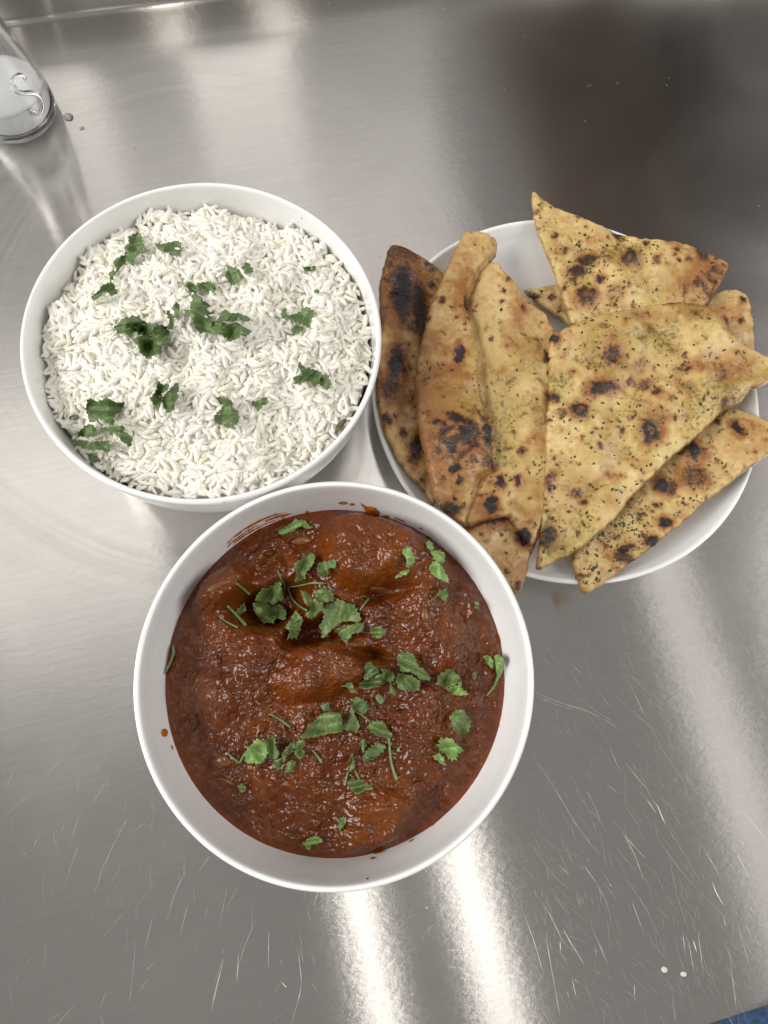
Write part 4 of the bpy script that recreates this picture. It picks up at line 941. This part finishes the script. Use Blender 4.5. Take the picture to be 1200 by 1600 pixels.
def coriander(bowl, label, blades, stems=(), m=None, lift=.0006, curl=1.0, serr=.9, w=.0005):
    """one loose piece of coriander: blades = [(zoom, outline[, material])], stems = [(zoom, points)]"""
    m = m or (LEAF_D if bowl == 'r' else LEAF_M)
    parts = []
    for bi, bl in enumerate(blades):
        lc[0] += 1
        V, Fc, c3 = leaf_mesh(bowl, bl[0], bl[1], 100 + lc[0], lift + .0007 * bi, curl, serr)
        parts.append(('leaf_blade', V, Fc, bl[2] if len(bl) > 2 else m, RIB[len(V)]))
    for st in stems:
        V, Fc = stem_mesh(bowl, st[0], st[1], st[2] if len(st) > 2 else w, lift + .0003)
        parts.append(('stem', V, Fc, STEM, None))
    def lm(nm, V, Fc, rb_):
        me = mesh(nm, V, Fc)
        if rb_ is not None: attr(me, 'rib', rb_)
        return me
    org = parts[0][1].mean(0); org[2] = parts[0][1][:, 2].min()
    if len(parts) == 1:
        nm = 'coriander_leaf' if parts[0][0] == 'leaf_blade' else 'coriander_twig'
        link(nm, lm(nm, parts[0][1] - org, parts[0][2], parts[0][4]), parts[0][3], label=label, cat='coriander', group=GR[bowl], loc=tuple(org)); return
    root = link('coriander_sprig', None, label=label, cat='coriander', group=GR[bowl], loc=tuple(org))
    for nm, V, Fc, mm, rb_ in parts: link(nm, lm(nm, V - org, Fc, rb_), mm, root)

def r_(*a, **k):
    k['curl'] = .62 * k.get('curl', 1.0); k.setdefault('lift', .0014); coriander('r', *a, **k)
def c_(*a, **k):
    k['curl'] = .7 * k.get('curl', 1.0); coriander('c', *a, **k)
r_('long curled coriander sprig on the upper left of the rice', [('R1', [(575, 265), (610, 290), (605, 320), (620, 360), (640, 395), (590, 405), (540, 400), (490, 385), (490, 360), (510, 345), (520, 300)]),
   ('R1', [(505, 405), (550, 395), (585, 410), (560, 440), (555, 490), (510, 475), (470, 500), (440, 535), (430, 490), (418, 475), (440, 445), (470, 425)]),
   ('R1', [(385, 540), (410, 525), (440, 530), (425, 560), (400, 590), (388, 570)]),
   ('R1', [(275, 700), (310, 660), (340, 625), (380, 605), (420, 615), (435, 650), (435, 680), (395, 690), (370, 665), (340, 690), (300, 720), (275, 725)])], [('R1', [(395, 570), (398, 600), (400, 625)]), ('R1', [(600, 305), (630, 302), (650, 296)], .00022)], curl=1.5)
r_('flat oval coriander leaf at the top of the rice', [('R1', [(695, 340), (740, 350), (800, 335), (850, 330), (880, 370), (870, 400), (830, 430), (800, 415), (770, 400), (720, 385), (700, 360)])])
r_('dense crumpled dark coriander tuft left of the rice centre', [('R1', [(430, 900), (500, 840), (590, 830), (600, 850), (640, 870), (640, 900), (600, 950), (555, 930), (530, 970), (480, 940), (450, 950)]),
   ('R1', [(560, 900), (650, 868), (690, 880), (730, 900), (720, 960), (650, 970), (590, 950)]), ('R1', [(650, 950), (700, 900), (760, 890), (790, 940), (800, 990), (760, 1030), (720, 1010), (670, 1000)]),
   ('R1', [(555, 985), (610, 960), (680, 990), (730, 1040), (740, 1080), (690, 1090), (655, 1120), (630, 1100), (590, 1075), (580, 1030)])], curl=2.2)
r_('narrow upright coriander shred between the dark tuft and the middle sprig', [('R1', [(775, 790), (810, 770), (835, 735), (860, 755), (850, 790), (855, 815), (825, 840), (820, 890), (800, 925), (770, 910), (785, 870), (775, 830)])], curl=1.4)
r_('largest branching coriander sprig in the middle of the rice', [('R1', [(935, 680), (975, 690), (1010, 715), (1050, 740), (1080, 770), (1085, 830), (1075, 890), (1040, 935), (990, 940), (960, 890), (940, 840), (895, 810), (890, 790), (930, 790), (930, 740)]),
   ('R1', [(900, 600), (940, 605), (970, 620), (975, 685), (985, 710), (940, 690), (910, 650)]), ('R1', [(1060, 870), (1110, 860), (1170, 880), (1195, 920), (1200, 960), (1160, 975), (1130, 950), (1090, 945), (1050, 930)]),
   ('R2', [(0, 680), (50, 615), (90, 640), (150, 645), (200, 665), (210, 690), (150, 695), (90, 690), (30, 690)]), ('R2', [(30, 730), (100, 700), (150, 710), (190, 740), (225, 760), (190, 800), (150, 795), (110, 815), (75, 830), (50, 790)])], curl=1.2)
r_('small leaf just above the middle sprig on the rice', [('R1', [(980, 605), (1030, 600), (1070, 600), (1105, 640), (1090, 665), (1050, 680), (1010, 660), (985, 635)])])
r_('two lobed coriander leaf on the upper right of the rice', [('R2', [(60, 310), (90, 330), (130, 350), (160, 345), (165, 370), (170, 410), (120, 450), (80, 440), (60, 400), (50, 375), (70, 350)]), ('R2', [(150, 345), (190, 305), (225, 325), (240, 360), (200, 370), (165, 368)])])
r_('thin leaf scrap at the upper right edge of the rice', [('R2', [(570, 335), (620, 330), (655, 325), (660, 350), (620, 365), (590, 360)])], serr=.4)
r_('tiny lone green speck below the scrap at the rice right edge', [('R2', [(645, 485), (665, 478), (685, 490), (675, 508), (650, 502)])], serr=.2)
r_('forked coriander leaf on the right side of the rice', [('R2', [(490, 650), (540, 635), (575, 600), (610, 595), (640, 625), (635, 660), (615, 690), (615, 740), (585, 725), (550, 695), (520, 700), (490, 670)]), ('R2', [(430, 620), (450, 605), (465, 610), (460, 640), (490, 670), (460, 685), (430, 660)])])
r_('small leaf scrap just under the forked leaf on the rice', [('R2', [(495, 750), (520, 715), (550, 720), (577, 745), (550, 770), (500, 795), (510, 770)])], serr=.5)
r_('frilly wide coriander leaf at the lower right of the rice', [('R2', [(515, 1070), (570, 1050), (545, 1000), (555, 960), (580, 1000), (640, 1015), (680, 1025), (700, 1060), (680, 1110), (650, 1145), (630, 1110), (590, 1095), (525, 1115)]), ('R2', [(660, 1050), (700, 1055), (740, 1060), (765, 1100), (750, 1150), (710, 1140), (680, 1110)])], curl=1.4, serr=1.3)
r_('big branching sprig at the lower left edge of the rice', [('R3', [(235, 275), (270, 270), (310, 290), (375, 255), (420, 290), (485, 295), (490, 325), (460, 365), (420, 400), (410, 440), (370, 435), (330, 400), (290, 420), (260, 425), (240, 380), (230, 340)]),
   ('R3', [(340, 480), (400, 450), (480, 455), (480, 485), (520, 510), (550, 540), (525, 585), (490, 570), (450, 530), (420, 500), (370, 490)]), ('R3', [(170, 520), (210, 465), (260, 440), (290, 460), (300, 500), (260, 520), (230, 525)]),
   ('R3', [(135, 550), (200, 540), (260, 560), (330, 555), (370, 545), (390, 570), (385, 620), (340, 610), (290, 615), (240, 605), (190, 590)])], [('R3', [(300, 400), (330, 440), (345, 480)]), ('R3', [(360, 515), (375, 545), (380, 560)], .0003)], curl=1.3)
r_('small dark scrap against the bowl wall, lowest left on the rice', [('R3', [(250, 660), (290, 650), (335, 670), (320, 695), (265, 705)])], serr=.4)
r_('tiny scrap left of the big lower left sprig on the rice', [('R3', [(118, 395), (150, 378), (182, 385), (165, 408), (125, 410)])], serr=.2)
r_('curled split leaf at the lower middle of the rice', [('R3', [(665, 260), (700, 220), (710, 155), (760, 175), (790, 170), (780, 205), (740, 240), (735, 280), (720, 350), (680, 330), (680, 290)]), ('R3', [(740, 260), (790, 210), (850, 155), (855, 210), (850, 260), (830, 300), (825, 340), (780, 362), (755, 325), (745, 290)])], curl=1.8)
r_('upright serrated leaf at the lower right middle of the rice', [('R4', [(30, 355), (70, 335), (110, 350), (145, 375), (140, 410), (180, 440), (185, 490), (180, 525), (150, 530), (145, 560), (110, 540), (60, 525), (18, 505), (25, 465), (55, 440), (70, 400)])], curl=1.2, serr=1.2)
r_('small plain leaf right of the upright serrated leaf on the rice', [('R4', [(270, 390), (280, 370), (325, 362), (370, 347), (378, 380), (345, 405), (312, 432), (290, 410)])], serr=.5)
r_('brown withered leaf tucked at the right inner rim of the rice bowl', [('R4', [(905, 485), (912, 500), (884, 540), (852, 582), (828, 592), (838, 545), (870, 500)])], m=LEAF_B, serr=.2, lift=.0012)

c_('lone bright leaf at the top left of the curry', [('C5', [(315, 145), (350, 130), (395, 95), (430, 95), (475, 135), (455, 135), (420, 135), (380, 155), (350, 170), (320, 160)])], m=LEAF_L)
c_('upright leaf above the hollow in the curry', [('C5', [(390, 300), (430, 275), (430, 250), (460, 260), (485, 250), (488, 290), (460, 330), (440, 370), (395, 390), (400, 345)])])
c_('dark bent leaf above right of the hollow in the curry', [('C5', [(495, 305), (530, 295), (580, 285), (588, 320), (555, 325), (545, 375), (520, 365), (510, 335)])], m=LEAF_D)
c_('crumpled leaf pair at the left end of the curry hollow', [('C5', [(205, 470), (235, 425), (270, 410), (320, 385), (335, 420), (330, 470), (300, 490), (250, 480), (210, 480)]), ('C5', [(200, 490), (250, 480), (290, 500), (320, 490), (350, 530), (350, 570), (310, 560), (290, 580), (250, 580), (215, 550)])], [('C5', [(310, 330), (325, 370), (345, 400), (335, 480)])], curl=1.5)
c_('leaf hanging at the bottom middle of the curry hollow', [('C5', [(345, 600), (380, 555), (400, 525), (430, 560), (420, 600), (400, 650), (360, 655), (370, 620)])], [('C5', [(350, 600), (385, 555), (408, 520)])], curl=1.2)
c_('folded leaf in the middle of the curry hollow', [('C5', [(420, 430), (450, 435), (480, 480), (520, 490), (530, 520), (490, 545), (470, 560), (440, 540), (470, 510), (435, 480)])], curl=1.5)
c_('rounded leaf at the upper rim of the hollow, above the largest leaf', [('C5', [(485, 430), (520, 418), (560, 425), (578, 460), (555, 480), (510, 485), (490, 460)])])
c_('largest serrated leaf at the right end of the curry hollow', [('C5', [(510, 590), (530, 550), (525, 510), (560, 490), (595, 470), (640, 490), (670, 500), (700, 545), (700, 570), (660, 575), (610, 580), (560, 620), (520, 655), (515, 620)]), ('C5', [(590, 620), (630, 595), (680, 580), (718, 577), (705, 620), (660, 640), (635, 680), (615, 650), (590, 640)])], [('C5', [(595, 475), (610, 530), (608, 585)], .0003)], lift=.0016, serr=1.1)
c_('small square scrap right of the largest leaf on the curry', [('C5', [(750, 610), (790, 598), (820, 620), (800, 650), (755, 648)])], serr=.4)
c_('short bare stem left above the curry hollow', [], [('C5', [(120, 395), (150, 420), (178, 445)], .0007)])
c_('thick pale stem left of the curry hollow with a small leaf', [('C5', [(115, 530), (150, 485), (168, 515), (140, 535)])], [('C5', [(75, 500), (110, 535), (160, 590)], .0010)])
c_('thin stem lying left below the thick pale stem on the curry', [], [('C5', [(40, 555), (80, 580), (125, 602)], .0006)])
c_('curved stem lying across the middle of the curry hollow', [], [('C5', [(360, 418), (380, 470), (420, 505), (450, 522)], .0007)])
c_('long thin stem level across the top of the curry hollow', [], [('C5', [(360, 412), (420, 405), (470, 392), (530, 394)], .0006)])
c_('short stem rising right above the largest leaf', [], [('C5', [(697, 522), (715, 495), (738, 465)], .0006)])
c_('bright bent leaf with tail on the large upper chunk', [('C5', [(895, 235), (940, 230), (955, 280), (930, 320), (910, 315), (915, 285)]), ('C5', [(860, 365), (890, 340), (930, 325), (935, 335), (890, 365), (865, 372)])], m=LEAF_L)
c_('long bright leaf near the upper right bowl wall', [('C5', [(1020, 330), (1035, 290), (1070, 300), (1100, 345), (1115, 395), (1080, 380), (1040, 355)]), ('C5', [(1035, 245), (1060, 235), (1095, 260), (1090, 300), (1055, 295), (1035, 270)]), ('C5', [(1010, 205), (1020, 190), (1045, 215), (1045, 240), (1015, 230)])], m=LEAF_L)
c_('small triangular leaf below the long bright leaf', [('C5', [(1045, 460), (1070, 430), (1105, 412), (1103, 480), (1080, 470), (1060, 455)])], [('C5', [(1050, 460), (1035, 472), (1015, 480)], .0004)], serr=.4)
c_('tiny fern like scrap close to the right wall above the strip', [('C7', [(860, 600), (885, 590), (905, 625), (890, 665), (865, 645)])], serr=.8)
c_('large grey green leaf pair right of the curry centre', [('C5', [(865, 740), (890, 715), (940, 725), (980, 785), (1035, 835), (1015, 850), (975, 840), (930, 810), (890, 810), (875, 770)]), ('C5', [(865, 830), (900, 815), (950, 835), (980, 850), (975, 895), (920, 900), (880, 890), (865, 860)])], [('C5', [(872, 735), (890, 790), (908, 850)], .0004)], lift=.0012)
c_('rolled leaf cluster left of the large grey green pair', [('C5', [(695, 860), (760, 835), (800, 815), (820, 840), (800, 870), (740, 892), (700, 885)]), ('C5', [(725, 770), (745, 755), (770, 790), (810, 810), (780, 820), (720, 845), (715, 820)]), ('C5', [(800, 790), (830, 800), (860, 825), (840, 870), (870, 900), (860, 920), (835, 900), (835, 860), (810, 840)])], [('C5', [(770, 790), (800, 815), (820, 835)], .0004)], curl=1.6)
c_('small pale curl in the middle of the curry', [('C5', [(605, 880), (640, 860), (665, 870), (675, 905), (650, 900), (635, 880)])], serr=.4)
c_('tiny diamond scrap below the large grey green pair', [('C5', [(770, 920), (790, 915), (810, 945), (795, 962), (775, 945)])], serr=.3)
c_('dark curly leaf with thin stem above the long broad leaf', [('C5', [(650, 950), (690, 925), (730, 950), (740, 985), (715, 1008), (680, 985), (655, 970)])], [('C5', [(672, 992), (710, 1015), (748, 1045)], .0005)], m=LEAF_D, curl=1.6)
c_('small dark scrap over the left part of the long broad leaf', [('C5', [(515, 965), (555, 960), (560, 985), (530, 1000)])], m=LEAF_D, serr=.5)
c_('long broad smooth leaf below the curry centre', [('C5', [(418, 1120), (460, 1060), (510, 1010), (560, 995), (610, 1000), (615, 1050), (610, 1090), (550, 1100), (480, 1115)])], serr=.4, lift=.0014)
c_('pointed leaf touching the right end of the long broad leaf', [('C5', [(610, 1070), (650, 1010), (665, 970), (675, 1010), (693, 1050), (685, 1095), (650, 1085)])], serr=.5)
c_('leaf trailing a long stem in the lower right of the curry', [('C5', [(730, 1070), (770, 1040), (810, 1045), (820, 1080), (850, 1105), (840, 1120), (790, 1110), (750, 1095)])], [('C6', [(1112, 285), (1115, 360), (1125, 450), (1160, 555)], .0008)])
c_('bright lobed leaf with pale stem at the lower left of the curry', [('C6', [(205, 400), (240, 340), (290, 300), (330, 320), (350, 370), (340, 430), (280, 460), (220, 445)], LEAF_L), ('C6', [(330, 310), (390, 285), (410, 310), (400, 350), (430, 380), (420, 410), (370, 425), (350, 380)])], [('C6', [(105, 390), (140, 420), (180, 450), (195, 415), (215, 385)], .0007)])
c_('crinkled leaf bunch between the bright lobed leaf and long broad leaf', [('C6', [(520, 320), (585, 300), (580, 360), (585, 410), (550, 425), (520, 390)]), ('C6', [(440, 390), (480, 340), (520, 325), (515, 380), (480, 400), (450, 420)]), ('C6', [(385, 460), (420, 430), (460, 410), (455, 460), (410, 495)]), ('C6', [(460, 480), (480, 435), (530, 445), (510, 505), (465, 512)])], curl=1.3)
c_('sail shaped leaf hanging from a slender forked stem', [('C6', [(850, 560), (900, 550), (960, 565), (1020, 610), (960, 620), (915, 650), (880, 620), (855, 590)]), ('C6', [(870, 400), (885, 385), (890, 440), (900, 480), (870, 500), (855, 510)])], [('C6', [(862, 490), (848, 530), (838, 590)], .0005), ('C6', [(895, 490), (910, 520), (926, 552)], .0005)], serr=.3)
c_('dull dark leaf left of the long stem in the lower curry', [('C6', [(950, 400), (1000, 340), (1040, 320), (1085, 345), (1070, 380), (1020, 420), (960, 440)]), ('C6', [(920, 330), (950, 295), (962, 340), (950, 390), (940, 350)])], m=LEAF_D, lift=.0003)
c_('small pointed scrap low in the middle of the curry', [('C6', [(770, 800), (840, 785), (835, 840), (805, 880), (790, 830)])], serr=.4, lift=.0004)
c_('bright three lobed leaf closest to the bottom of the curry', [('C6', [(575, 945), (610, 920), (660, 900), (690, 920), (690, 945), (640, 960), (610, 1000), (590, 970)])], m=LEAF_L)
c_('thin green stem lying left above the long broad leaf', [], [('C6', [(360, 140), (430, 175), (495, 225)], .0006)])
c_('short green stem just under the long broad leaf', [], [('C6', [(630, 365), (660, 400), (690, 445)], .0006)])
c_('wrinkled leaf with torn tail on the right of the curry', [('C9', [(565, 270), (600, 200), (640, 185), (700, 215), (715, 240), (690, 280), (640, 300), (600, 290)]), ('C9', [(640, 310), (700, 280), (720, 250), (725, 290), (770, 340), (720, 345), (660, 330)], LEAF_L)], curl=1.4)
c_('round crinkled grey green leaf on the right side of the curry', [('C9', [(650, 480), (690, 435), (740, 440), (775, 480), (785, 540), (760, 580), (700, 590), (680, 560), (650, 520)])], curl=1.5)
c_('brightest yellow green ragged leaf at the lower right of the curry', [('C9', [(575, 660), (600, 610), (660, 620), (690, 640), (735, 690), (700, 710), (690, 750), (640, 745), (620, 710), (590, 690)]), ('C9', [(545, 725), (580, 705), (610, 730), (625, 790), (590, 765)])], m=LEAF_L, serr=1.2)
c_('bright ribbon leaf curling down the right bowl wall', [('C9', [(925, 100), (960, 92), (990, 120), (990, 180), (960, 240), (930, 300), (880, 355), (920, 290), (945, 230), (940, 170)]), ('C9', [(860, 100), (900, 100), (925, 130), (920, 180), (890, 150)])], m=LEAF_L, serr=.3)
c_('thin curved stem against the left bowl wall', [], [('C8', [(330, 700), (338, 750), (318, 810), (285, 875), (245, 922)], .0008)])
c_('tiny bright scrap between long stem and yellow green leaf', [('C9', [(318, 695), (335, 670), (337, 700)])], m=LEAF_L, serr=0)
c_('tiny scrap just left of the bright ribbon leaf', [('C9', [(793, 210), (813, 198), (820, 235), (800, 248)])], serr=.2)
c_('dark half sunken scrap at the lower left of the curry', [('C6', [(168, 592), (195, 570), (215, 610), (190, 640)])], m=LEAF_D, serr=.4, lift=.0002)
